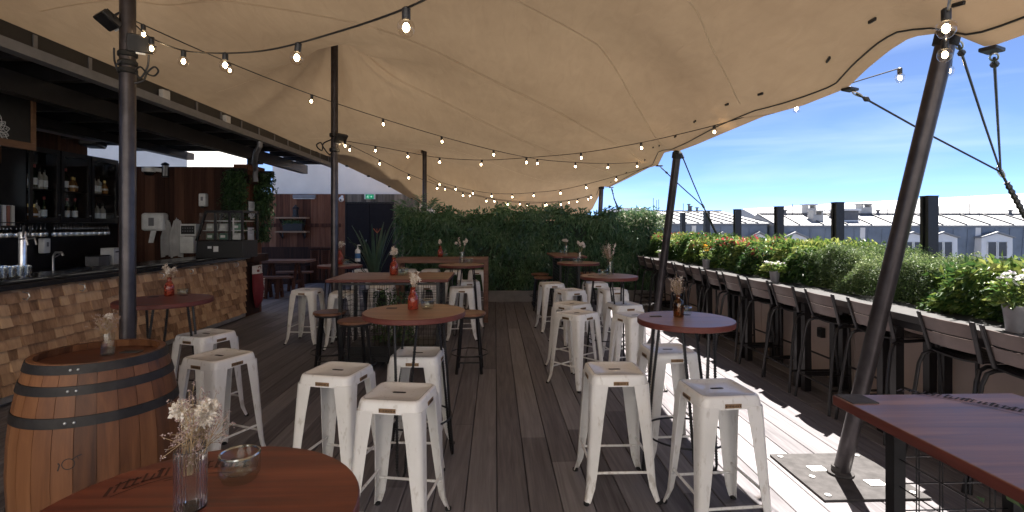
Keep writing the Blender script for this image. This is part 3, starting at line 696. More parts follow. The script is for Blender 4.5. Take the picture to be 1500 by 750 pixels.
rp = [(1361,288),(1227,297),(1141,303),(1080,307),(1035,310),(1000,312),(974,314)]
words = ['nearest', 'second nearest', 'third', 'fourth', 'fifth', 'sixth', 'farthest']
for (px, py), wd in zip(rp, words):
    p = at_X(px,py,4.2); t = thing('railing_post', f'dark steel railing post rising behind the hedge, {wd} of the row from the right', 'post', (p.x,p.y,0), 0, 'railing posts behind the hedge')
    m = MB(); h = .05
    m.loft([[(-h,-h,z),(h,-h,z),(h,-h*.35,z),(h*.55,-h*.35,z),(h*.55,h*.35,z),(h,h*.35,z),(h,h,z),(-h,h,z),(-h,h*.35,z),(-h*.55,h*.35,z),(-h*.55,-h*.35,z),(-h,-h*.35,z)] for z in (.5,p.z)]); m.build('post', mBLK, t)
    m = MB(); m.box((0,0,p.z+.004),(.108,.108,.008)); m.build('cap', mBLK, t)

# ================================================================== ROOFTOPS ACROSS THE STREET
mROOF = plain('pale_zinc_roof', (.27,.275,.285), .6, .1, .12, .6)
mMANS = plain('blue_slate_mansard', (.20,.235,.285), .6, .1, .18, 1.5)
mDORM = plain('white_painted_dormer', (.82,.82,.82), .7, 0, .05, 2)
mPANE = plain('window_pane', (.06,.07,.09), .12)
mRIB = plain('zinc_rib', (.13,.13,.135), .6, .2)
mCHIM = plain('pale_chimney', (.46,.45,.43), .85, 0, .1, 3)
def roof_house(name, label, xl, xr, Y, dY, ez, rz, dorm, ribs, chim=(), vents=(), masts=(), hips=()):
    t = thing(name, label, 'building', ((xl+xr)/2, Y, -16))
    m = MB(); m.b2((xl,Y+.5,-16),(xr,Y+dY*2,-3.2)); m.build('wall', mWALL, t, world=True)
    m = MB(); m.loft([[(x,Y+.35,-3.2),(x,Y,ez-.12),(x,Y,ez),(x,Y+dY*2,ez),(x,Y+dY*2,-3.2)] for x in (xl,xr)]); m.build('mansard', mMANS, t, world=True, smooth=0)
    m = MB()
    for i in range(int((xr-xl)/.75)):
        x = xl+.4+i*.75+random.uniform(-.03,.03); m.bar((x,Y-.015,ez-.1),(x,Y+.33,-3.0),.025,.03)
    m.build('mansard_ribs', mRIB if False else mMANS, t, world=True)
    m = MB(); m.loft([[(x,Y-.12,ez+.004),(x,Y-.12,ez+.07),(x,Y+dY,rz),(x,Y+dY*2,ez+.07),(x,Y+dY*2,ez+.004)] for x in (xl-.05,xr+.05)]); rf = m.build('roof', mROOF, t, world=True, smooth=0)
    rb = MB()
    n = int((xr-xl)/ribs)
    for i in range(n+1):
        x = xl+i*ribs; rb.bar((x,Y-.12,ez+.10),(x,Y+dY,rz+.03),.05,.07)
    rb.b2((xl,Y+dY-.08,rz+.0),(xr,Y+dY+.08,rz+.07))
    o = rb.build('standing_seams', mRIB, rf, world=False); o.location = -t.location
    for i, px in enumerate(hips):
        m = MB(); x = at_Y(px,331,Y).x; m.bar((x,Y-.03,ez-.05),(x+.18,Y+.3,-3.1),.22,.06); m.build('flashing', mDORM, t, world=True)
    for px, wpx in dorm:
        c = at_Y(px,345,Y-.3); wd = wpx/F*(Y)/1.0; yt = Y-.32
        m = MB(); z0 = -1.2; zt = .95; pk = zt+.22
        m.loft([[(c.x-wd/2,yy,z0),(c.x+wd/2,yy,z0),(c.x+wd/2,yy,zt),(c.x,yy,pk),(c.x-wd/2,yy,zt)] for yy in (yt,Y+.25)]); dm = m.build('dormer', mDORM, t, world=True, smooth=0)
        m = MB(); m.loft([[(c.x-wd/2-.08,yy,zt-.02),(c.x,yy,pk+.02),(c.x+wd/2+.08,yy,zt-.02),(c.x+wd/2+.08,yy,zt+.05),(c.x,yy,pk+.1),(c.x-wd/2-.08,yy,zt+.05)] for yy in (yt-.1,Y+.3)]); o = m.build('dormer_roof', mROOF, dm); o.location = -t.location
        for s in (-1,1):
            m = MB(); m.b2((c.x+s*wd*.17-wd*.13,yt-.012,z0+.1),(c.x+s*wd*.17+wd*.13,yt-.004,zt-.22)); o = m.build('window_pane', mPANE, dm); o.location = -t.location
            m = MB(); xx = c.x+s*wd*.17
            for a,b in (((xx-wd*.16,z0),(xx-wd*.13,zt-.19)),((xx+wd*.13,z0),(xx+wd*.16,zt-.19)),((xx-wd*.129,zt-.22),(xx+wd*.129,zt-.19)),((xx-wd*.129,-.05),(xx+wd*.129,-.01))): m.b2((a[0],yt-.03,a[1]),(b[0],yt-.003,b[1]))
            o = m.build('window_frame', mWPL, dm); o.location = -t.location
    for px, py0, py1, wpx, dd in chim:
        c = at_Y(px,py0,Y+dd); wd = wpx/F*(Y+dd); zt = c.z; zb = at_Y(px,py1,Y+dd).z
        m = MB(); m.b2((c.x-wd/2,Y+dd,zb-.6),(c.x+wd/2,Y+dd+.5,zb+(zt-zb)*.62)); ch = m.build('chimney', mCHIM, t, world=True)
        m = MB(); hz = zb+(zt-zb)*.62
        for sx in (-1,1): m.b2((c.x+sx*wd*.42-wd*.08,Y+dd+.02,hz),(c.x+sx*wd*.42+wd*.08,Y+dd+.48,zt-.06))
        m.b2((c.x-wd*.62,Y+dd-.06,zt-.06),(c.x+wd*.62,Y+dd+.56,zt)); o = m.build('chimney_hood', mCHIM, ch); o.location = -t.location
    for px, py0, py1 in vents:
        a, b = at_Y(px,py0,Y+dY), at_Y(px,py1,Y+dY); m = MB(); m.tube([b-Vector((0,0,.3)),a],.07,8); m.tube([a,a+Vector((0,0,.06))],.12,8); m.build('vent_pipe', mRIB, t, world=True)
    for px, py0 in masts:
        a = at_Y(px,py0,Y+dY); m = MB(); m.tube([(a.x,a.y,rz-.3),a],.02,5); m.build('mast', mRIB, t, world=True)
    return t
YR = 26.0
XM = at_Y(1133,331,YR).x
roof_house('mansard_house', 'grey blue mansard roof building with five white dormers across the street at right', XM+.05, 46, YR, 1.7, 1.52, 2.18, [(1165,33),(1337,50),(1381,44),(1460,48),(1600,50)], 1.25,
    chim=[(1189,299,315,14,1.6),(1270,298,313,16,1.7),(1199,308,326,15,.5)], vents=[(1150,309,314),(1286,309,314),(1480,309,314),(1213,318,324)], masts=[(1406,296),(1420,298),(1434,298),(1300,305),(1161,299),(1375,302)], hips=[1263,1432])
m = MB(); q = at_Y(1245,303,YR+.5); hv = thing('louvred_roof_box', 'louvred grey plant box with white base on the mansard roof beside the tallest chimney', 'roof box', (q.x,q.y,1.5))
m.b2((q.x-.55,q.y,1.4),(q.x+.55,q.y+.9,1.85)); m.build('base', mDORM, hv, world=True)
m = MB(); m.b2((q.x-.5,q.y+.05,1.852),(q.x+.5,q.y+.85,2.35)); m.build('louvres', mRIB, hv, world=True)
m = MB(); m.b2((q.x-.58,q.y-.04,2.353),(q.x+.58,q.y+.9,2.45)); m.build('lid', mDORM, hv, world=True)
roof_house('long_ribbed_house', 'long low zinc roof building with close ribs behind the red tipped hedge', at_Y(900,331,YR+3).x, XM-.1, YR+.4, 5.5, 1.62, 2.45, [(996,18),(1058,24),(1112,26)], .62, vents=[(1009,300,310),(1012,303,310),(1021,305,312)], masts=[(957,290),(962,293),(965,292),(1001,298)], hips=[1016])
rb_ = thing('flat_roof_block', 'dark flat roofed stair block behind the far right end of the hedge', 'building', (at_Y(925,305,24).x,24,-16))
m = MB(); m.b2((at_Y(912,305,24).x,24,-16),(at_Y(945,305,24).x,27,2.25)); m.build('wall', plain('grey_block_wall', (.20,.19,.18), .8), rb_, world=True)
m = MB(); m.b2((at_Y(911,305,24).x,23.9,2.253),(at_Y(946,305,24).x,27.1,2.4)); m.build('parapet', mDORM, rb_, world=True)
bg = thing('white_hall_roof', 'huge plain white roof rising behind the mansard building at the right edge', 'building', (60, 60, -16))
P = [at_Y(1088,306,60), at_Y(1190,300,60), at_Y(1500,283,60), at_Y(1760,268,60)]
P = [at_Y(1088,306,78), at_Y(1190,300,78), at_Y(1500,283,78), at_Y(1760,268,78)]
m = MB(); m.loft([[(p.x,52,-16),(p.x,52,-3.5),(p.x,78,p.z),(p.x,96,-3.5),(p.x,96,-16)] for p in P]); m.build('roof', plain('white_membrane_roof', (.42,.42,.42), .8, 0, .03, .1), bg, world=True, smooth=0)
for i, (xx, yy, zt) in enumerate(((-25,70,-3),(-9,48,-4),(3,60,-2.5),(16,52,-2))):
    bb = thing('city_building', ['cream city block far behind the back hedge at left','grey city block far behind the dark doors','cream city block far behind the tent end','pale city block far behind the leaning poles'][i], 'building', (xx,yy,-18))
    m = MB(); m.b2((xx-6,yy,-18),(xx+6,yy+12,zt)); m.build('wall', mCHIM, bb, world=True)
    m = MB(); m.loft([[(x,yy-.2,zt+.003),(x,yy+1.5,zt+1.8),(x,yy+10.5,zt+1.8),(x,yy+12.2,zt+.003)] for x in (xx-6.1,xx+6.1)]); m.build('roof', mROOF, bb, world=True, smooth=0)

# ================================================================== STOOLS
def rsq(h, r, z, n=4):
    out = []
    for cx, cy, a0 in ((h-r,h-r,0),(-h+r,h-r,90),(-h+r,-h+r,180),(h-r,-h+r,270)):
        for i in range(n+1):
            a = R(a0+90*i/n); out.append((cx+r*math.cos(a), cy+r*math.sin(a), z))
    return out
def make_stool():
    t = thing('metal_stool', '', 'stool'); HS = .705
    m = MB()
    hb_ = .158
    m.loft([rsq(.166,.045,HS-.062),rsq(.164,.045,HS-.045),rsq(hb_+.001,.045,HS-.018),rsq(hb_-.003,.043,HS-.006),rsq(hb_-.012,.038,HS),rsq(hb_-.022,.03,HS-.001),rsq(hb_-.028,.026,HS-.005),rsq(.05,.02,HS-.008)], cap=False)
    # dished top with an oval hand slot, underside closed
    top = rsq(.05,.02,HS-.008); n = len(top)
    slot = []
    for i,p in enumerate(top):
        a = math.atan2(p[1],p[0]); slot.append((.038*math.cos(a), .0125*math.sin(a), HS-.008))
    slot2 = [(x,y,HS-.03) for x,y,z in slot]
    m.loft([top,slot,slot2], cap=False)
    m.loft([rsq(.166,.045,HS-.062),rsq(.162,.043,HS-.062),rsq(.150,.04,HS-.02),rsq(.05,.02,HS-.014)], cap=False)
    seat = m.build('seat', mWHITE, t, smooth=50)
    m = MB(); pts_ = [(.012*math.cos(a)+(.024 if math.cos(a)>0 else -.024), .0105*math.sin(a)) for a in np.linspace(.05,6.233,24)]; m.prism(pts_, HS-.0085, HS-.0068); m.build('slot_shade', mRUB, seat, smooth=0)  # black patch laid in the slot in place of its shade
    m = MB(); m.loft([rsq(hb_-.0165,.034,HS-.0002),rsq(hb_-.0185,.032,HS+.0005)],cap=False); m.build('grey_rim_line', mZINC, seat)  # thin grey ring laid along the seat rim
    for k in range(4):
        a = k*math.pi/2; q = Matrix.Rotation(a,4,'Z')
        b = MB(); b.box((0,-.1655,HS-.045),(.085,.0035,.021),M=None); o = b.build('badge', mBADGE, seat, bevel=.001); o.rotation_euler = (0,0,a)
        if k < 4:
            l = MB()
            for sx in (-1,1): l.box((sx*.036,-.168,HS-.045),(.005,.002,.006))
            for i in range(7): l.box((-.024+i*.008,-.168,HS-.045),(.003,.0015,.007+.003*(i%2)))
            o2 = l.build('badge_marks', mETCH, o)
    zs = [HS-.05,.5,.3,.16,.085,.03,.012]; 
    hal = [.166,.174,.184,.1915,.1965,.2085,.214]; arm = [.094,.078,.062,.051,.043,.034,.031]
    for sx, sy in ((1,1),(-1,1),(-1,-1),(1,-1)):
        m = MB(); rings = []
        for z, h, w_ in zip(zs,hal,arm):
            r = .026*(w_/.12)**.5+.004; th = .004
            o_ = [(h-w_, h), (h-r, h), (h-r*.29, h-r*.29), (h, h-r), (h, h-w_)]
            i_ = [(h-th, h-w_), (h-th, h-r), (h-r*.29-th*.7, h-r*.29-th*.7), (h-r, h-th), (h-w_, h-th)]
            rings.append([(sx*x, sy*y, z) for x,y in o_+i_])
        if sx*sy < 0: rings = [r_[::-1] for r_ in rings]
        m.loft(rings); lg = m.build('leg', mWHITE, t, smooth=60)
        f = MB(); f.lathe([(.0001,0),(.014,0),(.017,.004),(.017,.016),(.0001,.018)], 12, (sx*.203,sy*.203,0)); f.build('rubber_foot', mRUB, lg)
    def hz(z): return np.interp(-z, [-v for v in zs], hal)
    for z, ax in ((.165,0),(.215,1)):
        for s in (-1,1):
            m = MB(); h = hz(z)-.012
            p, q = ((-h,s*h,z),(h,s*h,z)) if ax == 0 else ((s*h,-h,z),(s*h,h,z)); m.tube([p,q],.0075,8); m.build('crossbar', mWHITE, t)
    return t
stool = make_stool(); KS = [0]
G_ST = 'white metal stools around the bar tables'
def place_stool(px, py, rz, label):
    p = at_z(px,py,.70); loc = (p.x,p.y,0)
    if KS[0] == 0:
        stool.location = loc; stool.rotation_euler = (0,0,R(rz)); stool['label'] = label; stool['group'] = G_ST
    else: dup(stool, loc, R(rz), label, G_ST)
    KS[0] += 1
for a in [(585,574,-10,'white metal stool in front, its corner just beyond the red foreground tabletop'),
    (495,541,-14,'white metal stool left of the foremost one, before the orange vase table'),
    (612,516,-4,'white metal stool tucked behind the hairpin legs of the orange vase table'),
    (321,520,-24,'nearest white stool beside the wine barrel at the left bar table'),
    (302,488,-22,'white stool half hidden behind another, between the bar front and the barrel'),
    (450,424,-6,'lone white stool in the open deck left of the grid table'),
    (504,428,4,'white stool behind the left end of the plant grid table'),
    (560,418,0,'white stool behind the middle of the plant grid table'),
    (625,417,8,'white stool behind the orange vase and glass of the plant grid table'),
    (676,421,5,'white stool with hairpin legs showing behind it, just right of the plant grid table'),
    (686,411.5,10,'white stool under the far round table near the tall wooden counter frame'),
    (531,395,0,'leftmost far white stool near the strap leaved plant'),
    (597,395,3,'far white stool under the tall wooden counter, left of its centre'),
    (631,395,-3,'far white stool under the tall wooden counter, near its centre'),
    (664,396.5,0,'far white stool under the tall wooden counter, left of the far round table'),
    (699,396.5,0,'far white stool beside the right post of the tall wooden counter'),
    (900,540,0,'large white stool in the foreground right of the empty aisle'),
    (1050,568,4,'large white stool nearest at right, on the edge of the sunlit deck'),
    (978,511,3,'white stool behind the legs of the amber bottle table'),
    (845,457.5,40,'front white stool of the row of four along the right side of the aisle'),
    (838,444,38,'second white stool of the row along the aisle, overlapped by the front one'),
    (835,424.5,25,'third white stool of the row along the aisle, by the pale topped table'),
    (808,414.5,10,'farthest white stool of the row along the aisle, beside the dark wooden seats'),
    (872,414,5,'white stool in the shade behind the pale topped round table'),
    (898,423.5,8,'white stool right behind the legs of the pale topped round table'),
    (914,445,12,'white stool in sun on the right of the pale topped round table'),
    (930,461,20,'white stool in sun between the two right hand round tables')]: place_stool(*a)

def make_wstool():
    t = thing('wooden_stool', '', 'stool'); z = .63
    m = MB(); m.disc((0,0,z-.028), .172, .028, 40, .006); m.build('seat', mBRN, t)
    m = MB(); m.lathe([(.10,z-.05),(.155,z-.05),(.155,z-.029),(.10,z-.029)],28,close=True); m.build('seat_ring', mBLK, t)
    for k in range(4):
        a = R(45+90*k); m = MB(); m.bar((.115*math.cos(a),.115*math.sin(a),z-.03),(.185*math.cos(a),.185*math.sin(a),0),.022); m.build('leg', mBLK, t)
    m = MB(); P = [(.20*math.cos(a),.20*math.sin(a),.20) for a in np.linspace(0,2*math.pi,33)]; m.tube(P,.006,6,False); m.build('foot_ring', mBLK, t)
    m = MB()
    for k in range(4):
        a, b = R(45+90*k), R(135+90*k); r = .172; m.bar((r*math.cos(a),r*math.sin(a),.12),(r*math.cos(b),r*math.sin(b),.12),.014)
    m.build('stretcher', mBLK, t); return t
ws = make_wstool()
for i, (px,py,rz,lb) in enumerate([(483,456,10,'round brown wooden stool left of the orange vase table, the farther of the two'),(521,468,30,'round brown wooden stool touching the left edge of the orange vase table'),(688,457,0,'round brown wooden stool behind the right edge of the orange vase table'),
    (791,400.5,0,'reddish wooden stool against the hedge, left one of an overlapping pair'),(796,405.5,20,'reddish wooden stool before the hedge, right one of an overlapping pair'),(860,399,10,'reddish wooden stool right of the far rectangular table')]):
    p = at_z(px,py,.63)
    if i == 0: ws.location = (p.x,p.y,0); ws.rotation_euler=(0,0,R(rz)); ws['label']=lb; ws['group']='round wooden seated stools with black legs'
    else: dup(ws,(p.x,p.y,0),R(rz),lb,'round wooden seated stools with black legs')

# ================================================================== TABLES
HT = .99
def script_marks(m, w_, n, z, x0=0, y0=0, arc=.12):
    """rows of slanted etched strokes with an underline flourish, too worn to read"""
    rs = random.Random(5)
    x = -w_/2
    while x < w_/2:
        h = .028+.022*rs.random(); yb = y0 - arc*(x/w_)**2*1.6; s = .004+.004*rs.random()
        m.add([(x0+x,yb,z),(x0+x+s,yb,z),(x0+x+s+.006,yb+h,z),(x0+x+.006,yb+h,z)],[(0,1,2,3)])
        if rs.random()<.55: m.add([(x0+x,yb+h*.8,z),(x0+x+.016,yb+h*.95,z),(x0+x+.016,yb+h*.83,z),(x0+x,yb+h*.68,z)],[(0,1,2,3)])
        if rs.random()<.4: m.add([(x0+x,yb,z),(x0+x+.014,yb+.004,z),(x0+x+.014,yb+.009,z),(x0+x,yb+.005,z)],[(0,1,2,3)])
        x += .011+.006*rs.random()
    for dy, a, b in ((-.018,-.45,.1),(-.03,-.1,.4)):
        P = []
        for t in np.linspace(a,b,14): P.append((x0+t*w_, y0+dy-arc*t*t*1.6))
        for p,q in zip(P,P[1:]): m.add([(p[0],p[1],z),(q[0],q[1],z),(q[0],q[1]+.003,z),(p[0],p[1]+.003,z)],[(0,1,2,3)])
def make_rtable(mt, label, r, rz, legrot, etched=False, hair=True):
    t = thing('round_bar_table', label, 'table', (0,0,0), 0, 'round bar tables')
    m = MB(); n = 64; m.lathe([(r-.003,HT-.034),(r,HT-.030),(r,HT-.004),(r-.003,HT)], n)
    m.m = [1]*len(m.m); m.m[-1] = 0
    m.build('tabletop', [mt, mEDGE], t)
    if etched:
        m = MB(); script_marks(m, .26, 0, HT+.0012); o = m.build('etched_lettering', plain('burnt_in_red', (.040,.010,.007), .7), t, smooth=0); o.location=(-.13,.17,0); o.rotation_euler=(0,0,R(28))
    m = MB(); m.box((0,0,HT+.0015),(.07,.028,.003)); o = m.build('menu_plate', mPLATE, t); o.location = (r*.62*math.cos(legrot+2.2), r*.62*math.sin(legrot+2.2),0)
    m = MB(); m.lathe([(.10,HT-.04),(.225,HT-.04),(.225,HT-.0345),(.10,HT-.0345)],28,close=True); m.build('mounting_plate', mBLK, t)
    for k in range(3):
        a = legrot+2*math.pi*k/3; c, s = math.cos(a), math.sin(a)
        def P(rad, off, z): return (c*rad - s*off, s*rad + c*off, z)
        pts = [P(.17,.075,HT-.036),P(.205,.052,.6),P(.235,.032,.22),P(.252,.026,.05),P(.255,.016,.018),P(.256,0,.008),P(.255,-.016,.018),P(.252,-.026,.05),P(.235,-.032,.22),P(.205,-.052,.6),P(.17,-.075,HT-.036)]
        m = MB(); m.tube(pts,.008,6)
        for side in (pts[:4],pts[-4:]):
            L = [Vector(p) for p in side]
            for p,q in zip(L,L[1:]):
                nn = int((q-p).length/.016)
                for i in range(nn):
                    u = p.lerp(q,(i+.5)/nn); dv=(q-p).normalized(); m.tube([u-dv*.003,u+dv*.003],.0102,6,True)
        m.build('hairpin_leg', mBLK, t, smooth=0)
    m = MB(); m.tube([(.243*math.cos(a),.243*math.sin(a),.30) for a in np.linspace(0,2*math.pi,41)],.006,6,False); m.build('foot_ring', mBLK, t)
    t.rotation_euler=(0,0,rz); return t
mSUN = mRED
def put(t, px, py, z=HT):
    p = at_z(px,py,z); t.location = (p.x,p.y,0); return p
def fit(x, D): return Vector((x*CY+D*SY, -x*SY+D*CY, 0))
RT = {}
def rt(key, xc, D, r, mt, label, lr, etched=False, rz=0):
    t = make_rtable(mt, label, r, rz, lr, etched); t.location = fit(xc,D); RT[key] = t; return t
rt('t1',-.642,3.42,.334,mBRN,'brown round bar table with an orange bottle vase, centre left of the aisle', .35)
rt('t2',1.05,3.14,.284,mBRN,'round bar table with an amber bottle at right, half in the sun', .5, rz=0)
rt('t3',1.09,5.84,.322,mBRN,'round bar table with a pale glossy top in the middle distance at right', .9)
rt('tL',-2.66,3.97,.328,mRED,'dark red round bar table standing before the bar front behind the barrel', .3)
rt('tF',-.62,1.01,.311,mRED,'red topped round table nearest the camera holding a ribbed glass vase', 1.0, .20)
p = at_z(847,384.5,HT); tt = make_rtable(mBRN,'round bar table just behind the pale topped one, before the hedge',.325,0,.6); tt.location=(p.x,p.y,0)
p = at_z(676,387.5,HT); tt = make_rtable(mBRN,'far round bar table in front of the tall wooden counter frame',.33,0,.2); tt.location=(p.x,p.y,0)
p = at_z(498,388.3,HT); tt = make_rtable(mBRN,'far round bar table beside the middle tent pole, near the picnic table',.31,0,.8); tt.location=(p.x,p.y,0)

def grid_panel(m, p, q, z0, z1, sp=.05, r=.0022):
    p, q = Vector(p), Vector(q); L = (q-p).length; n = int(L/sp)
    for i in range(n+1):
        a = p.lerp(q,i/n); m.tube([(a.x,a.y,z0),(a.x,a.y,z1)],r,4,False)
    k = int((z1-z0)/(sp*1.0))
    for i in range(k+1):
        z = z0+(z1-z0)*i/k; m.tube([(p.x,p.y,z),(q.x,q.y,z)],r,4,False)
def rect_table(label, x0, x1, y0, y1, z, mt, plantseed, sp=.05, etched=False, dense=900, lush=False, plantlabel=''):
    cx, cy = (x0+x1)/2, (y0+y1)/2; hx, hy = (x1-x0)/2, (y1-y0)/2
    t = thing('grid_base_table', label, 'table', (cx,cy,0), 0, 'rectangular tables on plant filled grid bases')
    m = MB(); m.box((0,0,z-.016),(2*hx,2*hy,.032)); m.m = [1]*6; m.m[1] = 0; m.build('tabletop', [mt,mEDGE], t, bevel=.004)
    bx, by = hx-.12, hy-.12
    if etched == 'far': pass
    for sx in (-1,1):
        for sy in (-1,1):
            q = MB(); q.b2((sx*bx-.018,sy*by-.018,0),(sx*bx+.018,sy*by+.018,z-.034)); q.build('leg', mBLK, t)
    for zz in (.16,z-.06):
        q = MB()
        for s in (-1,1): q.bar((-bx-.005,s*by,zz),(bx+.005,s*by,zz),.02); q.bar((s*bx,-by+.009,zz),(s*bx,by-.009,zz),.02)
        q.build('frame_rail', mBLK, t)
    q = MB()
    for s in (-1,1): grid_panel(q,(-bx,s*by,0),(bx,s*by,0),.17,z-.07,sp); grid_panel(q,(s*bx,-by,0),(s*bx,by,0),.17,z-.07,sp)
    q.build('wire_grid', mBLK, t, smooth=0)
    q = MB(); q.box((0,0,.12),(2*bx-.06,2*by-.06,.06)); q.box((0,0,.20),(2*bx-.12,2*by-.12,.10)); q.build('planter_tray', mBLKP, t)
    pt = thing('potted_climber', plantlabel, 'plant', (cx,cy,.25), 0)
    N = dense; th = RNG.uniform(0,2*math.pi,N); rr = np.sqrt(RNG.uniform(0,1,N)); Zq = RNG.uniform(0,1,N)**1.3*(z-.42)
    XX = rr*np.cos(th)*(bx-.05)*(.55 if not lush else .8); YY = rr*np.sin(th)*(by-.06)*.9
    AX = np.stack([RNG.normal(0,.6,N),RNG.normal(0,.6,N),RNG.normal(.1,.5,N)],1)
    leaf_cloud('foliage', np.stack([XX,YY,Zq],1), AX, RNG.uniform(.03,.06,N), RNG.uniform(.015,.03,N), RNG.uniform(.25,1,N), mLEAFH, pt)
    q = MB()
    for i in range(14):
        a = random.uniform(0,6.28); r0 = random.uniform(.05,.6)*bx*.8; q.tube([(r0*math.cos(a),r0*math.sin(a),0),(r0*math.cos(a)+random.uniform(-.06,.06),r0*math.sin(a),.3),(r0*math.cos(a)+random.uniform(-.1,.1),r0*math.sin(a)+random.uniform(-.1,.1),z-.45)],[.005,.004,.002],5)
    q.build('stems', mTWIG, pt); return t
a, b = at_z(482,408,HT), at_z(655,411,HT); c = at_z(664,396.5,HT)
rect_table('brown rectangular table on a plant filled wire grid base, left of the aisle', a.x, b.x, (a.y+b.y)/2, (a.y+b.y)/2+.85, HT, mBRN, 1, plantlabel='green climber filling the wire grid base of the brown table left of the aisle')
a, b = at_z(811.8,375.6,1.04), at_z(859.4,375.2,1.04)
rect_table('far brown rectangular table with bright greenery in its base, before the hedge', a.x, b.x, a.y, a.y+1.25, 1.04, mBRN, 2, lush=True, dense=1800, plantlabel='bright green plant filling the base of the far rectangular table before the hedge')
a, b = at_z(1219,578.5,HT), at_z(1487,577,HT)
t3r = rect_table('large brown rectangular table cut by the right edge, with etched lettering on top', a.x, b.x, a.y-1.2, a.y, HT, mBRN, 3, sp=.075, dense=420, plantlabel='green creeper inside the wire grid base of the nearest right hand table')
m = MB(); script_marks(m, .42, 0, HT+.0012, 0, 0, .10); o = m.build('etched_lettering', mETCH, t3r, smooth=0); ep = at_z(1436,592,HT)
o.location = (ep.x-(a.x+b.x)/2, ep.y-(a.y-.6), 0); o.rotation_euler = (0,0,R(-50)); 
m = MB(); m.box((0,0,HT+.0015),(.085,.085,.003)); o = m.build('menu_plate', mPLATE, t3r); ep = at_z(1255,585,HT); o.location = (ep.x-(a.x+b.x)/2, ep.y-(a.y-.6), 0)

# tall wooden counter frame by the hedge
a, b = at_z(587,376,1.03), at_z(715,378.5,1.03); YC = b.y
wc = thing('tall_wood_counter', 'tall wooden frame counter with square posts standing before the back hedge', 'counter', ((a.x+b.x)/2, YC, 0))
m = MB(); m.b2((a.x,YC,.955),(b.x,YC+.5,1.03)); m.build('countertop', mBENCH, wc, world=True, bevel=.004)
for X in (a.x, b.x-.075):
    for dy in (0,.425):
        m = MB(); m.b2((X+.001,YC+dy+.001,0),(X+.074,YC+dy+.074,.954)); m.build('post', mBENCH, wc, world=True, bevel=.004)

# ================================================================== BLACK BAR CHAIRS
def make_chair():
    t = thing('bar_chair', '', 'chair'); SZ = .735
    for s in (-1,1):
        m = MB(); y = s*.205
        m.tube([(.17,y*.93,SZ-.01),(-.12,y*.97,SZ-.015),(-.165,y,SZ-.035),(-.19,y*1.03,SZ-.10),(-.215,y*1.06,.45),(-.262,y*1.22,0)],.0125,10); m.build('rear_leg', mCHAIR, t)
        m = MB(); m.tube([(.175,y*.93,SZ-.012),(.19,y*.96,SZ-.08),(.225,y*1.12,0)],.0125,10); m.build('front_leg', mCHAIR, t)
        m = MB(); m.bar((-.135,s*.185,SZ-.0),(-.205,s*.198,.985),.030,.016); m.build('back_post', mCHAIR, t, bevel=.005)
    for i,(z0,z1) in enumerate(((.785,.867),(.877,.963))):
        rings = []
        for u in np.linspace(-1,1,11):
            y = u*.183; xb = -.185-.022*(1-u*u); dx = (z0-.735)*-.28; dx1 = (z1-.735)*-.28
            xb0 = -.137+dx-.022*(1-u*u)+.004; xb1 = -.137+dx1-.022*(1-u*u)+.004
            rings.append([(xb0,y,z0),(xb0+.012,y,z0),(xb1+.012,y,z1),(xb1,y,z1)])
        m = MB(); m.loft(rings); m.build('back_slat', mSLAT, t, bevel=.002)
    m = MB()
    for i in range(6):
        x = -.135+i*.058; m.loft([[(x,y,SZ+.012-.018*(1-(y/.19)**2)),(x+.05,y,SZ+.012-.018*(1-(y/.19)**2)),(x+.05,y,SZ+.002-.018*(1-(y/.19)**2)),(x,y,SZ+.002-.018*(1-(y/.19)**2))] for y in np.linspace(-.19,.19,9)])
    m.build('seat', mCHAIR, t, smooth=30)
    m = MB(); m.tube([(-.235,-.235,.22),(-.235,.235,.22)],.010,8); m.tube([(.206,-.212,.28),(.206,.212,.28)],.010,8)
    for s in (-1,1): m.tube([(-.235,s*.232,.20),(.21,s*.215,.20)],.010,8)
    m.build('footrest', mCHAIR, t); return t
ch = make_chair()
ords = ['nearest','second','third','fourth','fifth','sixth','seventh','eighth','ninth','tenth','eleventh','twelfth','thirteenth','farthest']
ycs = []
for lx, rx in ((1447,1545),(1342,1427),(1241,1297),(1180,1225),(1129,1162.6),(1093.4,1120)):
    ycs.append((at_X(lx,331,2.8).y+at_X(rx,331,2.8).y)/2)
y = ycs[-1]
for d_ in (.60,.56,.58,.54,.5,.6,.58,.5): y += d_; ycs.append(y)
for i, y in enumerate(ycs):
    lb = f'black bar chair with taupe back slats, {ords[i]} from the camera along the counter' if 0 < i < 13 else f'black bar chair with taupe back slats, {ords[i]} of the row along the counter'
    loc = (3.0+random.uniform(-.015,.015), y, 0); rz = R(random.uniform(-2.5,2.5))
    if i == 0: ch.location = loc; ch.rotation_euler = (0,0,rz); ch['label'] = lb; ch['group'] = 'black bar chairs along the planter counter'
    else: dup(ch, loc, rz, lb, 'black bar chairs along the planter counter')

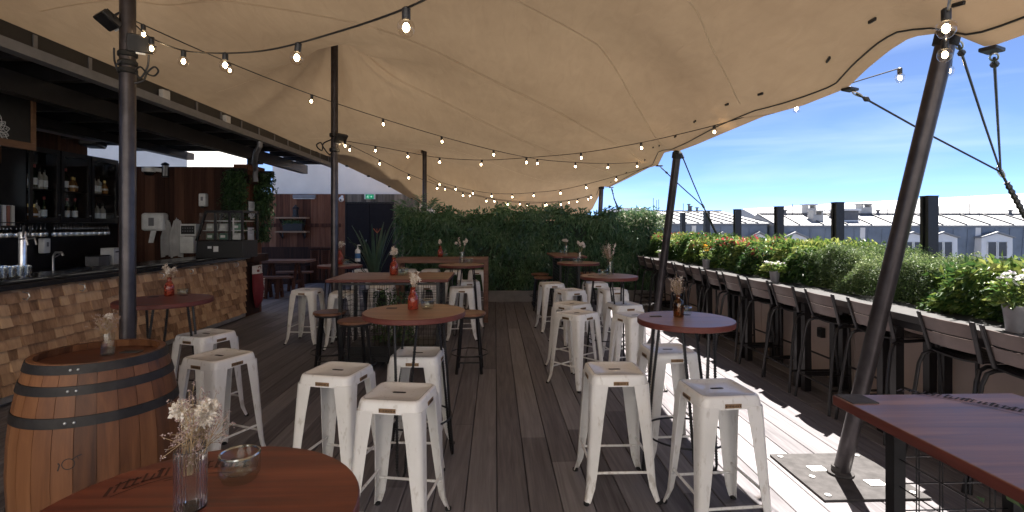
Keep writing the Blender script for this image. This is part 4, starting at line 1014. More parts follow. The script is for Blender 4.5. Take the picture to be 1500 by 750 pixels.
# ================================================================== WINE BARREL
bl = thing('wine_barrel', 'upright oak wine barrel with black hoops used as a standing table', 'barrel', (fit(-1.985,2.50)))
bp = [(.0,.268),(.1,.294),(.2,.314),(.3,.326),(.45,.333),(.6,.328),(.72,.315),(.82,.297),(.9,.277),(.95,.263)]
def br(z): return float(np.interp(z,[a for a,b in bp],[b for a,b in bp]))
m = MB(); nst = 26
for k in range(nst):
    m.rv = random.random(); a0, a1 = 2*math.pi*k/nst+.0035, 2*math.pi*(k+1)/nst-.0035; rings = []
    for z in np.linspace(0,.95,20):
        r = br(z); ri = r-.022; am = (a0+a1)/2
        rings.append([(ri*math.cos(a0),ri*math.sin(a0),z),(r*math.cos(a0),r*math.sin(a0),z),(r*1.0012*math.cos(am),r*1.0012*math.sin(am),z),(r*math.cos(a1),r*math.sin(a1),z),(ri*math.cos(a1),ri*math.sin(a1),z)])
    m.loft(rings)
m.lathe([(.225,.02)]+[(br(z)-.004,z) for z in np.linspace(.02,.90,14)]+[(.225,.895)], 40)
m.build('staves', mBARREL, bl, smooth=30)
m = MB(); m.disc((0,0,.905),.250,.012,56,.002); m.build('head', mHEAD, bl)
mHOOP = plain('dark_hoop_iron', (.022,.020,.020), .6, .3, .4, 14, bmp=.2)
for z0, z1 in ((.908,.947),(.822,.862),(.692,.736),(.26,.305),(.13,.17),(.004,.045)):
    m = MB(); m.lathe([(br(z0)+.0005,z0),(br(z0)+.0045,z0+.001),(br((z0+z1)/2)+.0045,(z0+z1)/2),(br(z1)+.0045,z1-.001),(br(z1)+.0005,z1)],72)
    m.f = [f for f in m.f if len(f) == 4]; m.m = m.m[:len(m.f)]; m.r = m.r[:len(m.f)]
    hp = m.build('hoop', mHOOP, bl)
    m = MB(); 
    for da in (-.05,.05):
        a = R(-72)+da; zc = (z0+z1)/2; rr = br(zc)+.0045; m.ball((rr*math.cos(a),rr*math.sin(a),zc),.006,8,4)
    m.build('rivet', mSTEEL, hp)
m = MB()  # scorched ring mark on the belly
def onb(u, z): a = R(-72)+u/.328; r = br(z)+.0012; return Vector((r*math.cos(a), r*math.sin(a), z))
def stroke(pts, w_):
    for p, q in zip(pts,pts[1:]):
        a, b = Vector((p[0],p[1],0)), Vector((q[0],q[1],0)); n = Vector((-(b-a).y,(b-a).x,0)).normalized()*w_/2
        m.add([onb(v.x,v.y) for v in (a-n,b-n,b+n,a+n)],[(0,1,2,3)])
stroke([(.022*math.cos(a),.545+.022*math.sin(a)) for a in np.linspace(0,2*math.pi,25)],.004)
stroke([(-.036,.520),(-.030,.545),(-.036,.553)],.006); stroke([(.014,.563),(.030,.574),(.046,.578)],.005); stroke([(.030,.574),(.034,.560)],.003)
m.build('branded_mark', mETCH, bl, smooth=0)
m = MB(); m.disc((0,0,0),.0,.001,8,0) if False else m.box((0,0,.0115),(.09,.045,.004)); o = m.build('metal_label', mPLATE, bl); o.location=(.08,.10,.9075)

# ================================================================== VASES, DRIED FLOWERS, GLASSES
def lathe_shell(m, prof, th, n=28, flute=0, fn=0):
    """closed glass wall: outer profile then inner profile back"""
    out = prof; inn = [(max(r-th,.001), z+(th*1.6 if i == 0 else 0)) for i,(r,z) in enumerate(prof)]
    full = [(.0005,prof[0][1])]+out+inn[::-1]+[(.0005,inn[0][1])]
    vs = []; fs = []
    for r,z in full:
        for k in range(n):
            a = 2*math.pi*k/n; rr = r*(1+(flute*math.cos(a*fn) if r > .01 and flute else 0)); vs.append((rr*math.cos(a),rr*math.sin(a),z))
    for i in range(len(full)-1):
        for k in range(n): fs.append((i*n+k,i*n+(k+1)%n,(i+1)*n+(k+1)%n,(i+1)*n+k))
    m.add(vs,fs)
def blossom(P, A, Ln, Wn, Rn, c, r, n, lo, hi):
    for i in range(n):
        d_ = Vector((random.gauss(0,1),random.gauss(0,1),random.gauss(.25,.9))).normalized()
        P.append(Vector(c)+d_*r*random.uniform(.05,.6)); A.append(d_+Vector((random.gauss(0,.4),random.gauss(0,.4),.2))); Ln.append(r*random.uniform(.3,.55)); Wn.append(r*random.uniform(.25,.45)); Rn.append(random.uniform(lo,hi))
def bouquet(name, parent, zn, scale, style, lab=None, seed=0):
    random.seed(seed+11); st = MB(); P,A,Ln,Wn,Rn = [],[],[],[],[]; P2,A2,L2,W2,R2 = [],[],[],[],[]
    for k in range(style['n']):
        lean = Vector((random.gauss(style.get('lx',0),.22), random.gauss(0,.2), 1)).normalized()*scale*random.uniform(.7,1.1)
        b = Vector((random.uniform(-.008,.008),random.uniform(-.008,.008),zn-.05)); tip = b+lean+Vector((0,0,.03))
        st.tube([b,b.lerp(tip,.5)+Vector((random.gauss(0,.004),random.gauss(0,.004),0)),tip],[.0012,.001,.0008],4)
        kind = style['k'][k % len(style['k'])]
        if kind == 'puff': blossom(P,A,Ln,Wn,Rn,tip,.024*style.get('s',1),style.get('d',70),.55,1)
        elif kind == 'spray':
            for j in range(22):
                q = b.lerp(tip,.55+.65*random.random())+Vector((random.gauss(0,.014),random.gauss(0,.014),random.gauss(0,.01)))*style.get('s',1)*1.3
                st.tube([b.lerp(tip,.5+.3*random.random()),q],[.0006,.0005],3,False); blossom(P2,A2,L2,W2,R2,q,.0085*style.get('s',1),9,.2,1)
        else:
            for j in range(26):
                u = random.uniform(.55,1.15); q = b+(tip-b)*u
                P.append(q); A.append(Vector((random.gauss(0,.6),random.gauss(0,.6),1))); Ln.append(.026*style.get('s',1)); Wn.append(.006*style.get('s',1)); Rn.append(random.uniform(.3,.9))
    bq = thing(name, lab, 'dried flowers', parent.location, 0, 'dried flower bunches in the vases')
    st.build('stems', plain('straw', (.32,.23,.13), .8), bq)
    if P: leaf_cloud('blossoms', [tuple(p) for p in P], [tuple(a) for a in A], np.array(Ln), np.array(Wn), np.array(Rn), mFLOW, bq)
    if P2: leaf_cloud('small_blossoms', [tuple(p) for p in P2], [tuple(a) for a in A2], np.array(L2), np.array(W2), np.array(R2), mDUST, bq)
    return bq
def vase(kind, loc, label, blabel, sc=1.0, style=None, seed=0):
    v = thing('vase', label, 'vase', loc); m = MB(); random.seed(seed)
    if kind == 'ribbed': lathe_shell(m, [(.0265,0),(.028,.004),(.0285,.02),(.0285,.06),(.0285,.112),(.0278,.118)], .0025, 168, .035, 28); zn = .118; mt = mVGL
    elif kind == 'orange': lathe_shell(m, [(.027,0),(.031,.004),(.032,.05),(.030,.075),(.018,.098),(.0145,.108),(.0145,.128),(.017,.132)], .003, 32); zn = .13; mt = mORANGE
    elif kind == 'amber': lathe_shell(m, [(.022,0),(.025,.004),(.0255,.06),(.0225,.078),(.012,.088),(.0115,.104),(.0135,.108)], .0025, 28); zn = .106; mt = mAMBER
    else: lathe_shell(m, [(.023,0),(.0255,.003),(.0255,.09),(.025,.094)], .0025, 28); zn = .094; mt = mGLASS
    m2 = [(p[0]*sc,p[1]*sc,p[2]*sc) for p in m.v]; m.v = m2
    m.build('glass_body', mt, v, smooth=60)
    if kind == 'clear':
        q = MB(); q.disc((0,0,.006*sc),(.0222 if kind=='clear' else .0235)*sc,.03*sc,24,.001); q.build('water', thin_glass('water_'+str(seed),(.90,.92,.90),.03), v)
    bouquet('dried_flowers', v, zn*sc, .085*sc*(style or {}).get('h',1), style or dict(n=7,k=['puff','spray','ear']), blabel, seed)
    return v
def ashtray(loc, label, r=.042, h=.05, tilt=0):
    a = thing('glass_ashtray', label, 'ashtray', loc)
    m = MB(); n = 40; th = .0055; b = .012
    full = [(.0005,0),(r*.80,0),(r*.84,.003),(r*.84,.008),(r*.95,.012),(r*.98,.016),(r,h-.002),(r-.001,h),(r-th*.6,h+.001),(r-th,h-.001),(r-th-.001,.024),(r-th-.006,.017),(r*.5,b+.001),(.0005,b)]
    m.lathe(full, n); m.build('glass_body', mBOWL, a, smooth=50)
    m = MB(); m.tube([((r-.003)*math.cos(t),(r-.003)*math.sin(t),h) for t in np.linspace(0,2*math.pi,33)],.0029,6,False); m.build('rim', mRIMG, a)
    return a
p = at_z(279,744,HT); vase('ribbed', p, 'ribbed clear cylinder vase of dried flowers on the red foreground table', 'large bunch of white and dusky dried flowers in the ribbed foreground vase', 1.0, dict(n=15,k=['puff','spray','spray','puff','spray'],lx=.2,h=1.2,s=1.0,d=260), 1)
ashtray(at_z(351,701,HT), 'thick clear glass candle bowl beside the ribbed vase on the foreground table', .043, .056)
p = at_z(158,520,.917); vase('clear', p, 'small clear vase of dried flowers standing on the wine barrel', 'small dark and white dried flowers in the vase on the barrel', 1.15, dict(n=8,k=['spray','spray','puff'],lx=.0,s=.9), 2)
S1 = dict(n=9,k=['puff','ear','spray'],s=1.0,h=1.0)
p = at_z(248,433,HT); vase('orange', p, 'orange red bottle vase on the dark red table in front of the bar', 'pale dried flowers in the orange vase in front of the bar', 1.12, S1, 3)
ashtray(at_z(268,433,HT), 'clear glass bowl beside the orange vase in front of the bar')
p = at_z(605,453,HT); vase('orange', p, 'orange red bottle vase on the round table left of the aisle', 'white dried flowers in the orange vase on the round table left of the aisle', 1.12, dict(n=11,k=['puff','ear','ear'],s=1.0,h=1.05), 4)
ashtray(at_z(626,452,HT), 'clear glass bowl beside the orange vase on the round table left of the aisle', .045, .06)
p = at_z(994,464,HT); vase('amber', p, 'amber tinted small bottle vase on the sunlit round table at right', 'beige dried flowers in the amber bottle', 1.25, dict(n=11,k=['spray','ear','spray'],s=1.0,h=1.0), 5)
ashtray(at_z(1004,461,HT), 'clear glass bowl behind the amber bottle', .04, .048)
p = at_z(894,402.5,HT); vase('clear', p, 'clear vase on the pale topped round table in the middle distance', 'beige dried flowers in the clear vase on the pale topped table', 1.6, dict(n=9,k=['spray','ear'],s=1.3,h=1.3), 6)
ashtray(at_z(883,403.6,HT), 'clear glass bowl left of the clear vase on the pale topped table', .055, .06)
p = at_z(849.5,384.6,HT); vase('clear', p, 'clear vase on the round table behind the pale topped one', 'white dried flowers on the round table behind the pale topped one', 1.7, dict(n=7,k=['puff'],s=1.4,h=1.1), 7)
ashtray(at_z(844,384.8,HT), 'clear glass bowl on the round table behind the pale topped one', .05, .06)
p = at_z(829.5,372,1.04); vase('clear', p, 'clear vase on the far rectangular table before the hedge', 'white dried flowers on the far rectangular table before the hedge', 1.6, dict(n=6,k=['puff'],s=1.4,h=1.0), 8)
ashtray(at_z(824,372.3,1.04), 'clear glass bowl on the far rectangular table before the hedge', .05, .06)
p = at_z(577,402.5,HT); vase('orange', p, 'orange red bottle vase on the brown rectangular grid table', 'white dried flowers in the orange vase on the brown rectangular table', 1.5, dict(n=8,k=['puff','ear'],s=1.3,h=.9,lx=-.1), 9)
ashtray(at_z(586,402.8,HT), 'left clear glass bowl beside the orange vase on the brown rectangular table', .05, .08)
ashtray(at_z(592,403,HT), 'right clear glass bowl beside the orange vase on the brown rectangular table', .05, .08)
p = at_z(677,385.6,HT); vase('clear', p, 'clear vase on the far round table by the tall wooden counter', 'tall white dried flower in the far vase by the tall wooden counter', 1.8, dict(n=6,k=['puff','puff','ear'],s=1.3,h=1.2), 10)
ashtray(at_z(687,385.8,HT), 'clear glass bowl on the far round table by the tall wooden counter', .055, .075)
p = at_z(498,387.2,HT); vase('orange', p, 'orange red bottle vase on the far round table by the middle tent pole', 'pale dried flowers in the far orange vase by the middle tent pole', 1.6, dict(n=7,k=['ear','puff'],s=1.3,h=.9), 12)
ashtray(at_z(506,387.6,HT), 'clear glass bowl on the far round table by the middle tent pole', .055, .07)
p = at_z(645,376.3,1.03); vase('orange', p, 'orange red bottle vase on the tall wooden counter by the hedge', 'white dried flowers in the orange vase on the tall wooden counter', 1.4, dict(n=6,k=['puff'],s=1.2,h=.9), 13)
ashtray(at_z(651,376.5,1.03), 'clear glass bowl on the tall wooden counter by the hedge', .05, .06)

# ================================================================== FESTOON LIGHTS
def catenary(a, b, sag, n=40): return [a.lerp(b,t)-Vector((0,0,sag*4*t*(1-t))) for t in np.linspace(0,1,n)]
bsrc = {}
def bulb_meshes():
    m = MB(); m.lathe([(.0001,-.092),(.010,-.090),(.020,-.083),(.0275,-.070),(.0295,-.057),(.027,-.044),(.019,-.034),(.012,-.030)],16); g = m.build('bulb_glass', mBULBG, None, smooth=80)
    m = MB(); m.ball((0,0,-.058),.0115,10,6,1.35); f = m.build('filament', mFIL)
    m = MB(); m.lathe([(.012,-.034),(.0145,-.030),(.0145,.004),(.008,.010)],12); s = m.build('socket', mBLKP)
    for o in (g,f,s): COL.objects.unlink(o)
    return g.data, f.data, s.data
BG, BF, BS = bulb_meshes()
def festoon(label, pts, bulbs, r=.0045, sc=1.0):
    t = thing('string_lights', label, 'string lights', pts[0])
    m = MB(); m.tube(pts, r, 5); m.build('cable', mBLKP, t, world=True)
    for b in bulbs:
        s = bpy.data.objects.new('lamp', BS); COL.objects.link(s); s.parent = t; s.location = Vector(b)-Vector(pts[0]); s.scale = (sc,)*3
        s.rotation_euler = (random.gauss(0,.08),random.gauss(0,.08),random.uniform(0,6))
        for nm, me in (('glass', BG),('filament', BF)):
            o = bpy.data.objects.new(nm, me); COL.objects.link(o); o.parent = s
    return t
def path_px(keys): return [at_d(x,y,D) for x,y,D in keys]
def smooth_path(P, n=10):
    out = []
    for i in range(len(P)-1):
        p0,p1,p2,p3 = P[max(i-1,0)],P[i],P[i+1],P[min(i+2,len(P)-1)]
        for t in np.linspace(0,1,n,endpoint=False):
            out.append(.5*((2*p1)+(-p0+p2)*t+(2*p0-5*p1+4*p2-p3)*t*t+(-p0+3*p1-3*p2+p3)*t**3))
    return out+[P[-1]]
def lights(label, keys, bulbs, sc=1.0):
    P = smooth_path(path_px(keys)); xs = [(p, None) for p in P]
    B = []
    for bx in bulbs:
        # nearest point of the cable as surveyed at this column
        best = min(P, key=lambda q: abs(((q.x*CY-q.y*SY)/(q.x*SY+q.y*CY))*F+750-bx)); B.append(best-Vector((0,0,.006)))
    return festoon(label, P, B, sc=sc)
lights('festoon of large bulbs from the near left pole rising towards the camera', [(200,38,3.36),(222,56,3.3),(269,74,3.1),(330,78,2.7),(400,72,2.4),(500,45,2.03),(595,12,1.72),(660,-22,1.5)], [222,269,330,433,595])
lights('long festoon of bulbs from the near left pole sagging across to the tent edge', [(200,32,3.36),(336,92,4.2),(457,139,5.2),(561,174,6.0),(647,200,6.6),(723,220,7.0),(787,233,7.4),(843,238,7.8),(891,239.5,8.2),(933,238,8.6),(955,236,8.8)], [208,337,457,561,647,723,787,843,891,933])
lights('festoon from the middle left pole across the aisle to the right tent corner', [(503,206,6.95),(550,214,7.2),(597,223,7.4),(644,231,7.4),(706,234.5,7.3),(771,231,7.0),(851,224,6.6),(939,209,6.1),(1046,184,5.0),(1167,148,4.1),(1240,124,3.7),(1318,100,3.4)], [507,550,597,644,706,771,851,939,1046,1167,1318])
lights('lower festoon of small bulbs from the middle left pole towards the far right tent end', [(505,209,6.98),(556,234,7.8),(599,255,8.6),(641,271,9.4),(678,282,10.0),(712,290,10.5),(744,295,10.8),(772,297.5,11.0),(798,297,11.2),(822,295.5,11.4),(846,291.5,11.6),(866,285,11.8)], [512,556,599,641,678,712,744,772,798,822,846,866])
lights('festoon of small bulbs from the far pole rising to the right tent edge', [(625,256,11.7),(644,266,11.5),(667,273,11.3),(693,279,11.0),(720,283,10.8),(750,284,10.5),(782,282,10.2),(821,278,9.8),(858,270,9.4),(903,258,9.0),(950,245,8.6)], [644,667,693,720,750,782,821,858,903])
lights('lowest festoon of tiny bulbs from the far pole along the far tent slope', [(627,262,11.75),(652,273,11.9),(688,283,12.0),(724,291,12.1),(761,295,12.2),(800,296,12.2),(833,293,12.2),(866,287,12.2)], [652,688,724,761,800,833,862])
lights('short festoon of large clear bulbs running from the near right pole towards the camera', [(1391,88,3.12),(1386,66,2.4),(1389,17,1.72),(1397,-30,1.45)], [1391])
for i, bx in enumerate(((1386,16,1.72),(1384,61,2.3))):
    o = bpy.data.objects[[k.name for k in bpy.data.objects if k.name.startswith('string_lights')][-1]]
    s = bpy.data.objects.new('lamp', BS); COL.objects.link(s); s.parent = o; s.location = at_d(*bx)-o.location
    for nm, me in (('glass', BG),('filament', BF)):
        q = bpy.data.objects.new(nm, me); COL.objects.link(q); q.parent = s

# floodlights strapped to the poles
def floodlight(label, p, rz, tilt, sc=1.0):
    t = thing('floodlight', label, 'floodlight', p, rz)
    M = Matrix.Rotation(tilt, 3, 'X')
    def bx(c, d): m = MB(); m.box(M@Vector(c)*sc, Vector(d)*sc, M=M); return m
    bx((0,0,0),(.20,.045,.15)).build('housing', mBLKP, t, bevel=.006)
    m = bx((0,-.025,0),(.175,.004,.125)); m.build('front_glass', plain('floodlight_glass', (.02,.02,.022), .35, spec=.2), t)
    m = MB()
    for i in range(7): m.box(M@Vector((-.075+i*.025,.032,0))*sc, Vector((.006,.02,.13))*sc, M=M)
    m.build('cooling_fins', mBLKP, t)
    m = MB(); m.box(M@Vector((.0,.0,-.084))*sc, Vector((.07,.03,.015))*sc, M=M); m.build('sensor_box', mWPL, t)
    m = MB(); m.tube([M@Vector((-.11,0,0))*sc,M@Vector((-.115,.06,.0))*sc,M@Vector((.115,.06,0))*sc,M@Vector((.11,0,0))*sc],.008*sc,6); m.build('bracket', mBLK, t); return t
floodlight('black floodlight on the left side of the near left tent pole', at_d(158,30,3.38), R(-35), R(55), .8)
floodlight('black floodlight on the right side of the near left tent pole', at_d(206,64,3.42), R(35), R(12), .75)
floodlight('black floodlight on a clamp at the middle left tent pole', at_d(499,203,6.9), R(60), R(35), .9)
def cable_loop(label, keys, r=.006):
    P = smooth_path(path_px(keys), 8); m = MB(); m.tube(P, r, 6); tag(m.build('loose_cable', mBLKP, loc=P[0]), label, 'cable')
cable_loop('looped black power cable hanging from the right floodlight of the near left pole', [(218,80,3.4),(216,98,3.4),(206,114,3.4),(199,104,3.38),(206,98,3.36),(216,108,3.4),(226,111,3.42),(232,104,3.42),(226,98,3.4),(216,106,3.4),(210,118,3.38),(197,122,3.36)])
cable_loop('black power cable hanging left of the near left tent pole', [(167,70,3.4),(168,90,3.4),(174,104,3.38),(170,96,3.36),(178,88,3.36)])
cable_loop('black cable looped beside the middle left tent pole', [(487,204,6.98),(474,210,6.98),(472,220,6.98),(466,217,6.98),(464,212,6.98),(470,209,6.98),(474,216,6.98),(482,226,6.98),(488,222,6.98)], .009)

# ================================================================== BEHIND THE BAR
XF = -6.05
def yx(px, X): return at_X(px,331,X).y
cb = thing('bottle_cabinet', 'black wall cabinet with three glass doors full of bottles behind the bar', 'cabinet', (-6.2, 7.8, 1.6))
y0c, y1c = yx(40,XF), yx(172,XF)
m = MB(); m.b2((-6.398,y0c,1.60),(XF,y1c,1.63)); m.b2((-6.398,y0c,2.55),(XF,y1c,2.6)); m.b2((-6.398,y0c,1.631),(-6.37,y1c,2.549))
ds = [y0c]+[yx(p_,XF) for p_ in (87,132)]+[y1c]
for yy in ds: m.b2((-6.37,yy-.02 if yy>y0c else yy,1.631),(XF-.02,yy+.0 if yy>y0c else yy+.02,2.549))
m.build('carcass', mBLKW, cb, world=True)
m = MB(); m.b2((-6.369,y0c+.02,2.035),(XF-.03,y1c-.02,2.05)); m.build('shelf', mBLKW, cb, world=True)
for a, b in zip(ds, ds[1:]):
    a += .012; b -= .012; m = MB()
    for q in (((a,1.605),(a+.05,2.595)),((b-.05,1.605),(b,2.595)),((a+.05,1.605),(b-.05,1.665)),((a+.05,2.53),(b-.05,2.595))): m.b2((XF+.001,q[0][0],q[0][1]),(XF+.022,q[1][0],q[1][1]))
    dd_ = m.build('cabinet_door', mBLKW, cb, world=True)
    m = MB(); m.b2((XF+.008,a+.05,1.665),(XF+.011,b-.05,2.53)); o = m.build('glass_pane', mGLASS, dd_); o.location = -cb.location
    m = MB(); m.ball((XF+.032,b-.025,1.70),.012,8,4); o = m.build('knob', mSTEEL, dd_); o.location = -cb.location
def make_bottle(kind):
    t = thing('bottle','', 'bottle'); m = MB(); random.seed(1)
    prof = {'wine':[(.034,0),(.037,.004),(.037,.19),(.033,.21),(.016,.24),(.014,.255),(.014,.30),(.016,.302),(.016,.31)],
            'spirit':[(.038,0),(.041,.004),(.041,.16),(.036,.18),(.016,.205),(.014,.22),(.014,.26)],
            'squat':[(.045,0),(.048,.005),(.046,.11),(.03,.15),(.017,.165),(.016,.20)]}[kind]
    m.lathe(prof,14); m.build('glass_body', {'wine':plain('dark_bottle_glass',(.012,.022,.012),.08),'spirit':solid_glass('pale_bottle_glass',(.85,.80,.68),.05,.6),'squat':solid_glass('amber_spirit',(.55,.28,.10),.05,.6)}[kind], t)
    h = prof[-1][1]; m = MB(); m.lathe([(.0175,h-.03),(.0175,h+.012),(.0001,h+.013)],10); m.build('cap', {'wine':plain('foil_red',(.25,.03,.03),.4),'spirit':mBLKP,'squat':plain('gold_cap',(.5,.35,.12),.3,.8)}[kind], t)
    r = prof[2][0]+.001; z0,z1 = {'wine':(.05,.14),'spirit':(.03,.12),'squat':(.02,.085)}[kind]
    m = MB(); m.lathe([(r,z0),(r,z1)],14); m.f = [f for f in m.f if len(f)==4]; m.m=m.m[:len(m.f)]; m.r=m.r[:len(m.f)]; m.build('paper_label', mWPL, t); return t
bsr = {k: make_bottle(k) for k in ('wine','spirit','squat')}; used = set()
rows = [(0,'upper',2.051,['spirit','wine','spirit','spirit']),(0,'lower',1.631,['squat','squat','spirit','wine']),(1,'upper',2.051,['squat','wine','squat','squat']),(1,'lower',1.631,['wine']*3),(2,'upper',2.051,['spirit','spirit','spirit','squat']),(2,'lower',1.631,['spirit']*3)]
nm = ['left','middle','right']; desc = {'wine':'dark glass wine bottle','spirit':'pale spirit bottle','squat':'squat amber bottle'}
for di, rw_, z, ks in rows:
    a, b = ds[di]+.07, ds[di+1]-.07
    for i, k in enumerate(ks):
        yy = a+(b-a)*(i+.5)/len(ks); lb = f'{desc[k]} on the {rw_} shelf behind the {nm[di]} cabinet door'
        if ks.count(k) == 1: pass
        loc = (-6.16+random.uniform(-.03,.03), yy, z)
        if k not in used: used.add(k); o = bsr[k]; o.location = loc; o['label'] = lb; o['group'] = 'bottles in the wall cabinet'
        else: dup(bsr[k], loc, random.uniform(0,6), lb, 'bottles in the wall cabinet')
def make_wineglass():
    t = thing('hanging_wine_glass','', 'wine glass'); m = MB()
    m.lathe([(.034,0),(.033,-.003),(.006,-.008),(.004,-.012),(.004,-.075),(.012,-.085),(.034,-.11),(.037,-.135),(.031,-.18)],14); m.f=[f for f in m.f if len(f)==4]; m.m=m.m[:len(m.f)]; m.r=m.r[:len(m.f)]
    m.build('glass_body', thin_glass('wine_glass',(.9,.92,.92),.32), t); return t
wg = make_wineglass(); first = True
rk = thing('glass_rack', 'black rail rack under the bottle cabinet holding upside down wine glasses', 'rack', (-6.15,7.8,1.59)); m = MB()
for X in (-6.30,-6.22,-6.14,-6.06): m.b2((X-.006,y0c-.6,1.585),(X+.006,y1c,1.597))
m.build('rails', mBLK, rk, world=True)
for lo, hi, n, lb in ((80,158,20,'wine glass hanging upside down in the rack under the right cabinet doors'),(24,66,8,'wine glass hanging upside down in the rack left of the white dispenser'),(0,16,4,'wine glass hanging upside down at the far left end of the rack')):
    for i in range(n):
        X = -6.10-(i%2)*.08; px = lo+(hi-lo)*i/(n-1); loc = (X, yx(px,X), 1.583)
        if first: wg.location = loc; wg['label'] = lb; wg['group'] = 'hanging wine glasses'; first = False
        else: dup(wg, loc, 0, lb, 'hanging wine glasses')
def make_tumbler():
    t = thing('tumbler','', 'glass'); m = MB(); m.lathe([(.0005,.004),(.027,0),(.030,.004),(.036,.11),(.033,.11),(.027,.012),(.0005,.010)],14); m.build('glass_body', thin_glass('tumbler_glass',(.9,.92,.92),.32), t); return t
tb_ = make_tumbler(); first = True
for r_ in range(3):
    for i in range(9):
        X = -4.78+r_*.085; loc = (X, 4.55+i*.083+r_*.03, 1.051)
        lb = ['upturned clear tumbler in the back row on the bar top at far left','upturned clear tumbler in the middle row on the bar top at far left','upturned clear tumbler in the front row on the bar top at far left'][r_]
        if first: tb_.location = loc; tb_['label'] = lb; tb_['group'] = 'tumblers on the bar top'; first = False
        else: dup(tb_, loc, 0, lb, 'tumblers on the bar top')
p = at_X(33,331,-5.0); tp_ = thing('beer_tap', 'tall white steel beer tap column on the bar beside the tumblers', 'beer tap', (p.x,p.y,.95)); m = MB(); m.lathe([(.06,0),(.06,.02),(.035,.03),(.035,.52),(.03,.54)],18); m.build('column', plain('polished_column',(.75,.75,.76),.2,.6), tp_)
for k in (-1,1): m = MB(); m.tube([(0,k*.03,.46),(.08,k*.05,.47),(.10,k*.05,.40)],.009,7); m.build('spout', mSTEEL, tp_); m = MB(); m.tube([(.04,k*.04,.48),(.05,k*.04,.60)],[.008,.014],8); m.build('tap_handle', mBLKP, tp_)
def dispenser(label, p, w_, h, d_, face, kind='soap'):
    t = thing('soap_dispenser' if kind=='soap' else 'paper_towel_dispenser', label, 'dispenser', p, 0 if face=='y' else R(90)); m = MB(); m.box((0,0,0),(w_,d_,h)); m.build('housing', mWPL, t, bevel=min(w_,h)*.14)
    if kind == 'soap': m = MB(); m.box((0,-d_/2+.01,-h/2-.012),(w_*.4,.03,.03)); m.build('nozzle', mBLKP, t, bevel=.004); m = MB(); m.box((0,-d_/2-.002,.02),(w_*.3,.004,h*.3)); m.build('sight_window', mZINC, t)
    else:
        m = MB(); m.box((0,-d_/2-.003,-.0),(w_*.25,.006,h*.45)); m.build('window', mZINC, t, bevel=.003)
        m = MB(); m.loft([[(-.05,-.03,-h/2),(.04,-.03,-h/2),(.04,-.025,-h/2),(-.05,-.025,-h/2)],[(-.07,-.06,-h/2-.20),(.01,-.06,-h/2-.20),(.01,-.055,-h/2-.20),(-.07,-.055,-h/2-.20)]]); m.build('hanging_paper', mWPL, t)
    return t
dispenser('white soap dispenser on the back wall above the bar sink', at_X(65,360,-6.32), .11, .21, .09, 'x')
dispenser('white soap dispenser on the dark partition boards above the display case', at_Y(298,293,8.96), .12, .22, .10, 'y')
dispenser('large white paper towel dispenser with a hanging sheet on the partition wall', at_Y(227,325,8.92), .36, .30, .19, 'y', 'paper')
p = at_X(78,331,-5.5); fc = thing('faucet', 'small steel sink faucet behind the bar below the white soap dispenser', 'faucet', (p.x,p.y,.95)); m = MB(); m.tube([(0,0,0),(0,0,.22),(.03,0,.27),(.10,0,.27),(.12,0,.23)],.014,8); m.build('spout', mSTEEL, fc); m = MB(); m.tube([(0,0,.2),(0,.1,.24)],.007,6); m.build('lever', mSTEEL, fc)
p = at_X(165,331,-5.95); bx_ = thing('white_box', 'white slotted box on the back counter just left of the near pole', 'box', (p.x,p.y,.95)); m = MB(); m.box((0,0,.13),(.2,.24,.26)); m.build('case', mWPL, bx_, bevel=.006); m = MB(); m.box((.101,0,.20),(.004,.16,.02)); m.build('slot', mBLKP, bx_)
p = at_X(145,331,-5.95); gx = thing('grey_bin', 'grey box on the back counter beside the white slotted box', 'box', (p.x,p.y-.03,.95)); m = MB(); m.box((0,0,.075),(.2,.22,.15)); m.build('case', mZINC, gx, bevel=.005); m = MB(); m.box((0,0,.155),(.21,.23,.012)); m.build('lid', mBLKP, gx)
cols = [(.5,.5,.48),(.35,.08,.06),(.6,.58,.52),(.08,.2,.16),(.55,.53,.5),(.1,.1,.12),(.62,.6,.58),(.3,.12,.08),(.5,.48,.42)]
sf = thing('record_shelf', 'dark shelf under the paned window holding a row of thin spines', 'shelf', (-6.25,6.35,1.53)); m = MB(); m.b2((-6.398,5.9,1.53),(-6.05,6.86,1.555)); m.build('board', mBLKW, sf, world=True)
names = ['white','dark red','cream','dark green','pale grey','black','off white','rust brown','beige']
for i in range(9):
    yy = 6.28+i*.058; t = thing('record_sleeve', f'{names[i]} thin sleeve standing upright on the dark shelf at far left', 'record', (-6.2,yy,1.556), 0, 'sleeves on the dark shelf')
    m = MB(); m.box((0,0,.125),(.26,.045-.01*(i%2),.25)); m.build('cover', plain('sleeve_'+names[i].replace(' ','_'), cols[i], .6), t, smooth=0); m = MB(); m.box((0,0,.252),(.24,.02,.004)); m.build('sleeve_edge', mWPL, t)
